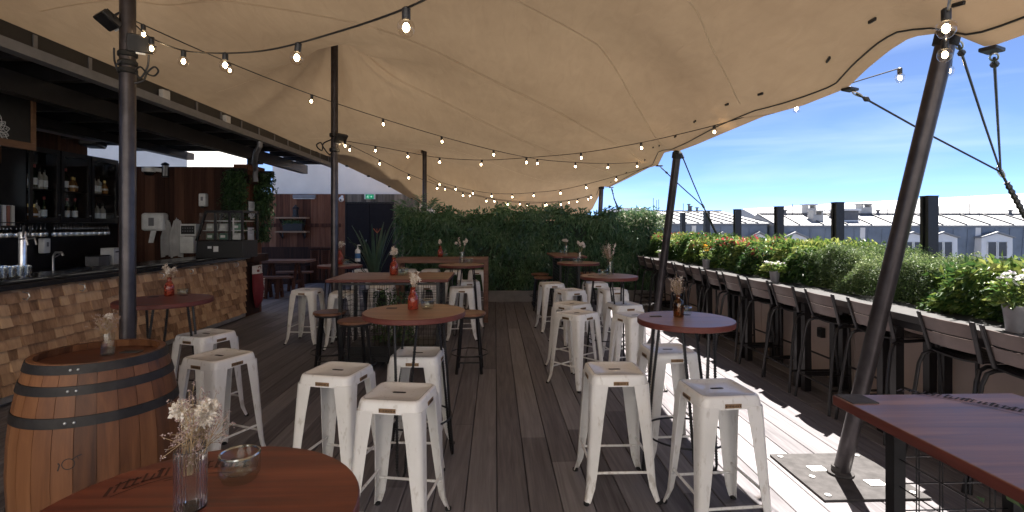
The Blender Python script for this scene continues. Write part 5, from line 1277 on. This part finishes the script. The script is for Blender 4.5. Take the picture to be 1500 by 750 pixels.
# framed black board with a white leaf emblem
SX = -4.62; ya, yb = 3.4, at_X(47,331,SX).y
sg = thing('framed_sign', 'black board in a wooden frame with a white line drawn leaf emblem at far left', 'sign', (SX,(ya+yb)/2,2.35))
m = MB(); m.b2((SX,ya,2.37),(SX+.02,yb-.04,2.82)); m.build('board', plain('black_board',(.012,.012,.012),.6), sg, world=True)
m = MB(); m.b2((SX-.01,ya,2.30),(SX+.04,yb,2.368)); m.b2((SX-.01,yb-.038,2.37),(SX+.04,yb,2.82)); m.build('frame', mFRAME, sg, world=True)
m = MB(); ec = at_X(-6,190,SX+.022); cy, cz = ec.y, ec.z
def line(P, w_=.004):
    for a, b in zip(P,P[1:]): m.bar((SX+.0225,cy+a[0],cz+a[1]),(SX+.0225,cy+b[0],cz+b[1]),.003,w_)
def leaf_outline(x0,y0,ang,L,Wd):
    c,s = math.cos(ang),math.sin(ang); f = lambda u,v: (x0+u*c-v*s, y0+u*s+v*c)
    for sg_ in (-1,1): line([f(L*t, sg_*Wd*math.sin(math.pi*t)**.8) for t in np.linspace(0,1,12)])
    line([f(0,0),f(L*.9,0)],.003)
    for k in (.3,.5,.7):
        for sg_ in (-1,1): line([f(L*k,0),f(L*(k+.14),sg_*Wd*.7*math.sin(math.pi*(k+.1)))],.002)
for a,L in ((-75,.15),(-45,.17),(-15,.13),(15,.14),(45,.13),(75,.15),(105,.14),(-105,.15),(135,.13),(180,.14),(-140,.16)): leaf_outline(0,0,R(a),L,L*.24)
m.build('leaf_emblem', plain('white_sign_paint',(.7,.7,.68),.7), sg, world=True, smooth=0)
p = at_X(136,203,-6.1); sp = thing('loudspeaker', 'black loudspeaker tilted under the bar canopy above the bottle cabinet', 'speaker', p, R(20)); m = MB(); m.box((0,0,0),(.24,.42,.26)); m.build('cabinet', mBLKP, sp, bevel=.03); m = MB(); m.box((.122,0,0),(.006,.36,.2)); m.build('grille', mRUB, sp, bevel=.01); m = MB(); m.bar((-.05,0,.12),(-.05,0,.34),.04); m.build('bracket', mBLK, sp)
p = at_Y(218,252,8.9); dc = thing('dome_camera', 'white dome security camera high on the partition wall beside a black lantern', 'camera', p); m = MB(); m.lathe([(.095,.0),(.10,.02),(.10,.07),(.06,.08)],20); m.build('housing', mWPL, dc); m = MB(); m.ball((0,0,.0),.075,12,6,.8); m.build('dome', mBLKP, dc); m = MB(); m.bar((.05,0,.05),(.2,.09,.03),.06); m.build('wall_arm', mWPL, dc)
p = at_Y(242,250,8.92); ln = thing('wall_lantern', 'black wall lantern with pale glass above the paper towel dispenser', 'lantern', p)
m = MB(); m.lathe([(.055,-.11),(.055,-.095),(.05,-.09)],12); m.lathe([(.05,.09),(.065,.095),(.05,.12),(.015,.14)],12)
for k in range(6): a = k*math.pi/3; m.bar((.05*math.cos(a),.05*math.sin(a),-.095),(.05*math.cos(a),.05*math.sin(a),.095),.007)
m.build('cage', mBLK, ln); m = MB(); m.lathe([(.036,-.085),(.036,.085)],12); m.build('glass_tube', plain('frosted_lantern_glass',(.5,.5,.5),.3), ln)
def towel(label, px, w_, z0, z1, seed):
    c = at_Y(px,340,8.94); t = thing('bar_towel', label, 'towel', (c.x,c.y,z1)); rs = random.Random(seed); m = MB(); rings = []
    for i,z in enumerate(np.linspace(0,z0-z1,12)):
        f = .45+.55*min(1,i/5); rings.append([(u*w_*f/2+.012*math.sin(u*7+seed), -.02-.028*math.cos(u*8+i*.25+seed)*f, z+.03*(1-abs(u))*(i==0)-abs(u)*.04*(i==11)) for u in np.linspace(-1,1,17)])
    m.loft(rings, cap=False, close=False); m.build('cloth', plain('grey_linen_'+str(seed),(.36+.12*seed,.35+.12*seed,.34+.12*seed),.9), t, smooth=180); h = MB(); h.tube([(0,.03,.02),(0,-.03,.02),(0,-.03,.05)],.006,6); h.build('wall_hook', mSTEEL, t)
towel('grey cloth towel hanging left of a paler one on the partition wall', 246, .17, 1.06, 1.62, 0); towel('pale striped towel hanging beside the grey one on the partition wall', 260, .22, 1.05, 1.64, 1)
p = at_Y(277,348,8.93); cm = thing('control_box', 'pale appliance with a black button panel behind the display case', 'appliance', p); m = MB(); m.box((0,0,-.12),(.22,.14,.28)); m.build('lower_case', mWPL, cm, bevel=.006); m = MB(); m.box((.02,0,.13),(.26,.14,.2)); m.build('panel_case', mWPL, cm, bevel=.006); m = MB(); m.box((.02,-.072,.13),(.22,.006,.14)); m.build('button_panel', mBLKP, cm); m = MB()
for i in range(5):
    for j in range(2): m.box((-.06+i*.04,-.077,.11+j*.05),(.018,.004,.018))
m.build('buttons', mZINC, cm)
# display case
dcl = at_Y(286,387,8.15); dcr = at_Y(356,387,8.15); wd = dcr.x-dcl.x
cs = thing('display_case', 'black glass sided refrigerated display case at the end of the bar', 'display case', (dcl.x,8.15,1.052))
m = MB(); m.loft([[(0,y,.0),(wd,y,.0),(wd,y,.27),(.02,y,.27)] for y in (0,.5)]); m.build('base', mBLKP, cs, bevel=.008)
m = MB(); T = .72
for a,b in (((.02,.0,.27),(.16,.0,T)),((.02,.5,.27),(.16,.5,T)),((wd-.01,0,.27),(wd-.01,0,T)),((wd-.01,.5,.27),(wd-.01,.5,T)),((.16,0,T),(wd,0,T)),((.16,.5,T),(wd,.5,T)),((wd*.42,0,.27),(wd*.42,0,T)),((wd*.72,0,.27),(wd*.72,0,T)),((.16,0,T),(.16,.5,T)),((wd-.01,0,T),(wd-.01,.5,T))): m.bar(a,b,.03)
m.b2((.15,0,T+.002),(wd,.5,T+.02)); m.build('frame', mBLK, cs)
m = MB(); m.b2((.05,.012,.28),(wd-.02,.016,T-.02)); m.build('front_glass', mGLASS, cs)
for z in (.42,.57): m = MB(); m.b2((.09,.04,z),(wd-.03,.46,z+.012)); m.build('shelf', mSTEEL, cs)
m = MB(); m.b2((wd*.38,-.004,.10),(wd*.38+.075,-.0005,.185)); m.b2((wd*.26,-.004,.15),(wd*.26+.06,-.0005,.185)); m.build('sticker', mWPL, cs)
m = MB(); m.b2((wd*.80,-.03,.36),(wd*.80+.014,-.002,.62)); m.build('door_handle', mSTEEL, cs)
fc_ = [((.10,.16,.10),'green'),((.05,.18,.13),'teal'),((.6,.6,.58),'white'),((.5,.5,.45),'cream'),((.55,.55,.55),'pale grey'),((.08,.2,.12),'dark green')]
for i,((cl_),nm_) in enumerate(fc_):
    X = .12+(i%3)*.2; z = (.285,.435)[i//3]; t = thing('food_pack', f'{nm_} package inside the display case at the end of the bar', 'package', (dcl.x+X+.06,8.3,1.052+z), 0, 'packages in the display case'); m = MB(); m.loft([[(-.06,-.08,0),(.06,-.08,0),(.06,.08,0),(-.06,.08,0)],[(-.055,-.07,.10),(.055,-.07,.10),(.055,.07,.10),(-.055,.07,.10)]]); m.build('wrapper', plain('pack_'+nm_.replace(' ','_'),cl_,.4), t, bevel=.01); m = MB(); m.box((0,-.0785,.05),(.07,.003,.04),M=Matrix.Rotation(R(-6),3,'X')); m.build('pack_label', mWPL, t)
for px, py, lb in ((368,308,'upper framed white notice on the boarded column between the hanging plants'),(367,346,'lower framed white notice on the boarded column between the hanging plants')):
    p = at_X(px,py,-4.232); t = thing('framed_notice', lb, 'notice', p, 0, 'notices on the boarded column'); m = MB(); m.box((0,0,0),(.012,.27,.34)); m.build('frame', mBLKP, t); m = MB(); m.box((.0075,0,.0),(.003,.23,.30)); m.build('paper', mWPL, t); m = MB()
    if py < 320: m.tube([(.0095,.02+.03*math.cos(a),-.06+.03*math.sin(a)) for a in np.linspace(0,6.283,17)],.004,4,False)
    for k in range(4): m.box((.0092,0,.11-k*.02),(.001,.12-.02*(k%2),.004))
    m.build('printed_marks', mETCH, t, smooth=0)
# red banner bag
p = at_X(376,392,-4.17); bgz = .86; t = thing('red_bag', 'dark red hanging bag with a white top band at the end of the bar', 'bag', (-4.17,p.y+.02,bgz)); 
def bagr(z, w_, th): return [(-.0,-w_,z),(th,-w_*.5,z),(th*1.2,0,z),(th,w_*.5,z),(0,w_,z)]
m = MB(); m.loft([bagr(0,.19,.02),bagr(-.14,.195,.05)]); m.build('white_band', mWPL, t); m = MB(); m.loft([bagr(-.141,.195,.052),bagr(-.4,.18,.09),bagr(-.62,.13,.07),bagr(-.74,.06,.02)]); m.build('red_cloth', plain('crimson_cloth',(.17,.015,.025),.7), t, smooth=180)
m = MB(); rs = random.Random(3)
for i in range(13): m.box((.092-.0009*i,.06+.0*i,-.24-i*.026),(.012,.026 if i%3 else .034,.012))
m.build('white_lettering', mWPL, t, smooth=0); m = MB(); m.tube([(.03+.0,.02+.05*math.cos(a),-.05+.03*math.sin(a)) for a in np.linspace(0,6.28,15)],.009,5,False); m.box((.05,-.07,-.09),(.02,.05,.04)); m.build('band_logo', plain('logo_red',(.2,.03,.03),.7), t)

# hanging creepers on the boarded column
def hanging(label, px0, px1, py0, py1, Y, seed, n=2600):
    a, b = at_Y(px0,py0,Y), at_Y(px1,py1,Y); cx = (a.x+b.x)/2; hw = (b.x-a.x)/2; zt, zb = a.z, b.z
    t = thing('hanging_plant', label, 'plant', (cx,Y,zt)); rg = np.random.default_rng(seed)
    u = rg.uniform(0,1,n); wv = hw*(.55+.45*np.sin(np.pi*np.clip(u*1.0+.12,0,1))**.7)*(1-.35*u**3)
    ph = rg.choice(9,n)/9*2-1; X = (ph+rg.normal(0,.13,n))*wv; Yy = -.06+rg.normal(0,.06,n)-.05*np.sin(u*3.1); L = .75+.25*np.cos(ph*7)
    Z_ = -u*(zt-zb)*L; AX = np.stack([rg.normal(0,.6,n),-.5+rg.normal(0,.4,n),-.5+rg.normal(0,.5,n)],1)
    leaf_cloud('foliage', np.stack([X,Yy,Z_],1), AX, rg.uniform(.035,.075,n), rg.uniform(.02,.04,n), np.clip(rg.uniform(0,.9,n)*(1-.2*u)+.1*np.sin(X*40),0,1), mLEAFH, t)
    m = MB()
    for k in range(8): x = (k/7*2-1)*hw*.8; m.tube([(x*.3,0,0),(x*.8,-.06,-.2),(x,-.07,-(zt-zb)*.5),(x*.9,-.05,-(zt-zb)*.8)],[.006,.005,.004,.002],5)
    m.build('stems', mSTEM, t); m = MB(); m.b2((-hw*.6,-.05,-.06),(hw*.6,.06,.04)); m.build('trough', mRUB, t)
hanging('lush green creeper hanging down the boarded column nearest the display case', 333,367,250,376,8.9,5)
hanging('lush green creeper hanging right of the framed notices', 375,406,254,360,9.45,6)
# ================================================================== REAR LEFT CORNER
def trestle(m, x, y, h, s=.22):
    for k in (-1,1): m.bar((x,y+k*s,0),(x,y+k*.05,h),.05,.08)
    m.bar((x,y-s*.6,h*.4),(x,y+s*.6,h*.4),.04,.06)
a, b = at_z(372,382,.78), at_z(453,381,.78); pt_ = thing('picnic_table', 'dark wooden picnic table with trestle legs in the rear left corner', 'table', ((a.x+b.x)/2,a.y+.3,0))
m = MB(); hw = (b.x-a.x)/2; m.box((0,0,.755),(2*hw,.7,.05)); m.build('tabletop', mBENCH, pt_, bevel=.006)
for x in (-hw+.25,hw-.3): m = MB(); trestle(m,x,0,.728,.3); m.build('trestle', mPANELR, pt_)
for dy, lb in ((-.62,'dark wooden trestle bench in front of the picnic table'),(.62,'dark wooden trestle bench behind the picnic table')):
    t = thing('trestle_bench', lb, 'bench', (pt_.location.x-.05,pt_.location.y+dy,0), 0, 'benches at the picnic table'); m = MB(); m.box((0,0,.445),(2*hw-.3,.28,.04)); m.build('seat', mBENCH, t, bevel=.005)
    for x in (-hw+.5,hw-.4): m = MB(); trestle(m,x,0,.424,.14); m.build('trestle', mPANELR, t)
a, b = at_Y(372,363,14.1), at_Y(450,411,14.1); bq = thing('banquette', 'dark wooden banquette bench along the rear boarded wall', 'bench', ((a.x+b.x)/2,14.2,0)); m = MB(); m.b2((a.x,14.0,.0),(b.x,14.5,.48)); m.build('seat_box', mPANEL, bq, world=True, bevel=.006); m = MB(); m.b2((a.x,14.45,.485),(b.x,14.56,.97)); m.build('backrest', mPANEL, bq, world=True, bevel=.006)
a, b = at_Y(453,362,14.2), at_Y(484,411,14.2); lv = thing('louvred_cabinet', 'low brown cabinet with two louvred doors against the rear wall', 'cabinet', ((a.x+b.x)/2,14.35,0)); m = MB(); m.b2((a.x,14.25,0),(b.x,14.56,.94)); m.build('carcass', mPANEL, lv, world=True); m = MB(); m.b2((a.x-.02,14.2,.942),(b.x+.02,14.57,.97)); m.build('top', mPANELR, lv, world=True)
for s in (0,1):
    xa = a.x+.02+s*((b.x-a.x)/2); xb = xa+(b.x-a.x)/2-.04; m = MB()
    m.b2((xa,14.225,.08),(xa+.04,14.248,.9)); m.b2((xb-.04,14.225,.08),(xb,14.248,.9)); 
    for k in range(15): m.box(((xa+xb)/2,14.236,.12+k*.053),(xb-xa-.082,.012,.05),M=Matrix.Rotation(R(28),3,'X'))
    m.build('louvre_door', mPANELR, lv, world=True)
for py, lb in ((318,'upper pale wooden wall shelf on the rear boarded wall'),(338.5,'lower pale wooden wall shelf on the rear boarded wall')):
    a, b = at_Y(404,py,14.4), at_Y(450,py,14.4); t = thing('wall_shelf', lb, 'shelf', ((a.x+b.x)/2,14.45,a.z), 0, 'shelves on the rear wall'); hw = (b.x-a.x)/2; m = MB(); m.box((0,0,-.02),(2*hw,.26,.04)); m.build('board', mPALEW, t)
    for x in (-hw+.12,hw-.12): m = MB(); m.bar((x,-.1,-.045),(x,.11,-.2),.025); m.bar((x,.12,-.04),(x,.12,-.2),.025); m.build('bracket', mBLK, t)
p = at_Y(433,317.5,14.4); t = thing('shelf_lantern', 'small black lantern on the upper wall shelf', 'lantern', p); m = MB(); m.lathe([(.09,0),(.09,.03),(.07,.04)],10); m.lathe([(.07,.22),(.10,.23),(.03,.30),(.02,.33)],10)
for k in range(6): a_ = k*math.pi/3; m.bar((.07*math.cos(a_),.07*math.sin(a_),.03),(.07*math.cos(a_),.07*math.sin(a_),.23),.012)
m.build('cage', mBLK, t); m = MB(); m.lathe([(.05,.035),(.05,.2),(.0001,.205)],10); m.build('candle', mBLKP, t)
p = at_Y(430,338,14.4); t = thing('shelf_planter', 'dark planter box with low greenery on the lower wall shelf', 'planter', p); m = MB(); m.loft([[(-.24,-.08,0),(.24,-.08,0),(.24,.08,0),(-.24,.08,0)],[(-.28,-.1,.2),(.28,-.1,.2),(.28,.1,.2),(-.28,.1,.2)]]); m.build('box', mBLKP, t); n = 260
leaf_cloud('foliage', np.stack([RNG.uniform(-.26,.26,n),RNG.uniform(-.09,.05,n),RNG.uniform(.17,.27,n)],1), RNG.normal(0,.6,(n,3))+[0,-.2,.4], RNG.uniform(.05,.09,n), RNG.uniform(.02,.04,n), RNG.uniform(.3,1,n), mLEAFH, t)
p = at_Y(446,288,YB-.06); t = thing('strip_lamp', 'long grey strip lamp at the top of the rear boarded wall', 'lamp', p); m = MB(); m.box((0,0,0),(.62,.09,.11)); m.build('housing', mZINC, t, bevel=.01); m = MB(); m.box((0,-.02,-.06),(.56,.06,.012)); m.build('lens', mWPL, t)
p = at_Y(500,292,YB-.12); t = thing('dome_camera', 'small white dome camera on the rear wall left of the exit sign', 'camera', p); m = MB(); m.ball((0,0,0),.075,12,6); m.build('dome', mWPL, t); m = MB(); m.bar((0,.0,.04),(0,.10,.09),.05); m.build('bracket', mWPL, t); m = MB(); m.ball((0,-.055,-.02),.03,8,4); m.build('lens', mBLKP, t)
p = at_z(524,383,HT); t = thing('sanitiser_bottle', 'white and blue pump bottle at the back of the far round table by the pole', 'bottle', p); m = MB(); m.lathe([(.038,0),(.042,.005),(.042,.17),(.03,.19),(.014,.20),(.014,.22)],16); m.build('bottle_body', mWPL, t); m = MB(); m.lathe([(.0425,.05),(.0425,.13)],16); m.f=[f for f in m.f if len(f)==4]; m.m=m.m[:len(m.f)]; m.r=m.r[:len(m.f)]; m.build('blue_label', plain('blue_label',(.04,.15,.35),.5), t); m = MB(); m.tube([(0,0,.22),(0,0,.26)],.006,6); m.tube([(0,0,.26),(.045,0,.255)],.008,6); m.build('pump', mWPL, t)
# strap leaved plant
p = at_d(549,331,9.3); t = thing('strap_leaf_plant', 'tall strap leaved plant in a dark pot before the double door', 'plant', (p.x,p.y,0)); m = MB(); m.lathe([(.17,0),(.22,.38),(.24,.40),(.22,.40),(.2,.34),(.0001,.34)],20); m.build('pot', mBLKP, t)
for k in range(17):
    a = random.uniform(0,6.28); ln_ = random.uniform(.28,.62); hh = random.uniform(.9,1.3); rings = []
    if k in (3,9): ln_, hh = .7, .85
    for u in np.linspace(0,1,10):
        r_ = .04+ln_*u**2.0; z_ = .34+hh*(u-.22*u**4*(ln_>.5)); wv = .034*math.sin(math.pi*min(1,.12+u*.88))**.7+.002; c_ = Vector((r_*math.cos(a),r_*math.sin(a),z_)); sd = Vector((-math.sin(a),math.cos(a),0)); rings.append([c_-sd*wv+Vector((0,0,.012)),c_+Vector((math.cos(a),math.sin(a),0))*.006,c_+sd*wv+Vector((0,0,.012))])
    m = MB(); m.loft([[tuple(v) for v in r_] for r_ in rings], cap=False, close=False); m.build('strap_leaf', plain('strap_leaf_green',(.055,.10,.07),.4,0,.25,6) if k == 0 else bpy.data.materials['strap_leaf_green'], t, smooth=60)
m = MB(); m.tube([(.0,0,.34),(.03,0,1.0),(.04,0,1.42)],[.008,.007,.006],6); m.build('flower_stalk', mSTEM, t); m = MB()
for k in range(6): a = k; m.loft([[(.04,0,1.42),(.045,.01,1.42),(.045,0,1.425)],[(.04+.07*math.cos(a),.07*math.sin(a),1.50),(.041+.07*math.cos(a),.07*math.sin(a),1.505),(.04+.07*math.cos(a),.001+.07*math.sin(a),1.51)]])
m.build('orange_flower', plain('orange_petal',(.55,.14,.05),.5), t)
# palm fronds at the far pole
p = at_d(612,331,11.75); t = thing('palm_plant', 'spiky palm with arching fronds rising above the left end of the back hedge', 'palm', (p.x,p.y,.2)); P_,A_ = [],[]; m = MB()
for k in range(18):
    a = random.uniform(0,6.28); ln_ = random.uniform(.35,.75); h0 = random.uniform(1.5,2.05); pts = [Vector((ln_*u**1.3*math.cos(a),ln_*u**1.3*math.sin(a),.3+h0*(u**.75)-(.28*u**4))) for u in np.linspace(0,1,9)]; m.tube(pts,[.008-.0007*i for i in range(9)],4)
    for i in range(4,9):
        for s in range(9):
            q = pts[i-1].lerp(pts[i],random.random()); P_.append(tuple(q)); dv = (pts[i]-pts[i-1]).normalized(); sd = Vector((-dv.y,dv.x,0)).normalized()*(1 if s%2 else -1); A_.append(tuple(dv*.6+sd*.8+Vector((0,0,.05))))
m.build('frond_stems', mSTEM, t); n = len(P_); leaf_cloud('fronds', P_, A_, RNG.uniform(.12,.24,n), .016, RNG.uniform(.3,1,n), mLEAFB, t)

# ================================================================== FLOWER POTS ON THE COUNTER
def pot(label, px, X, h, r, flower, spread, hl, n=260, seed=0):
    y = yx(px,X); t = thing('flower_pot', label, 'flower pot', (X,y,CZ), 0, 'flower pots on the planter counter'); m = MB(); m.lathe([(r*.72,0),(r*.74,.004),(r*.96,h*.86),(r,h*.9),(r,h),(r*.92,h),(r*.9,h*.9),(.0001,h*.88)],22); m.build('pot', plain('zinc_pot_'+str(seed),(.30,.30,.33),.4,.5), t); rg = np.random.default_rng(seed)
    th = rg.uniform(0,6.28,n); rr = np.sqrt(rg.uniform(0,1,n))*spread; Z_ = h+rg.uniform(0,1,n)*hl*(1-.4*(rr/spread)**2)
    leaf_cloud('leaves', np.stack([rr*np.cos(th),rr*np.sin(th),Z_],1), np.stack([np.cos(th)+rg.normal(0,.4,n),np.sin(th)+rg.normal(0,.4,n),.3+rg.normal(0,.4,n)],1), rg.uniform(.03,.065,n), rg.uniform(.02,.04,n), rg.uniform(.35,.8,n), mLEAFP, t)
    k = 70; fl = flower; th = rg.uniform(0,6.28,k); rr = np.sqrt(rg.uniform(.1,1,k))*spread*.95; Z_ = h+hl*(.6+.5*rg.uniform(0,1,k)); col = {'yellow':[(0,(.75,.42,.03)),(1,(.8,.6,.08))],'white':[(0,(.55,.42,.62)),(.4,(.75,.74,.76)),(1,(.8,.8,.78))]}[flower]
    if flower == 'yellow': k = 44; th, rr, Z_ = th[:k], rr[:k]*.35, Z_[:k]+.02
    pm = leafmat('petal_'+flower+str(seed),col,.6,.3)
    for q in range(min(k, 24 if flower == 'white' else 8)):
        c0 = np.array([rr[q]*math.cos(th[q]),rr[q]*math.sin(th[q]),Z_[q]]); na = 9; aa = np.linspace(0,6.28,na,endpoint=False)
        leaf_cloud('bloom', np.tile(c0,(na,1))+rg.normal(0,.003,(na,3)), np.stack([np.cos(aa),np.sin(aa),.35+0*aa],1), .020, .016, np.clip(rg.uniform(0,1)+rg.normal(0,.1,na),0,1), pm, t)
    m = MB()
    for i in range(8): a = i*.8; m.tube([(0,0,h*.85),(spread*.4*math.cos(a),spread*.4*math.sin(a),h+hl*.7)],.003,4)
    m.build('stems', mSTEM, t)
pot('grey pot with broad green leaves and a yellow bloom, far along the counter', 1034.5, 3.02, .135, .055, 'yellow', .07, .17, 90, 21)
pot('grey pot of white and lilac flowers halfway along the counter', 1135, 3.06, .12, .055, 'white', .11, .10, 260, 22)
pot('large grey pot of white flowers and yellow blooms at the right edge of the counter', 1490, 3.03, .155, .068, 'white', .10, .18, 300, 23)
pot('small grey pot behind the second leaning pole at the far end of the counter', 969, 3.0, .13, .06, 'white', .06, .04, 50, 24)
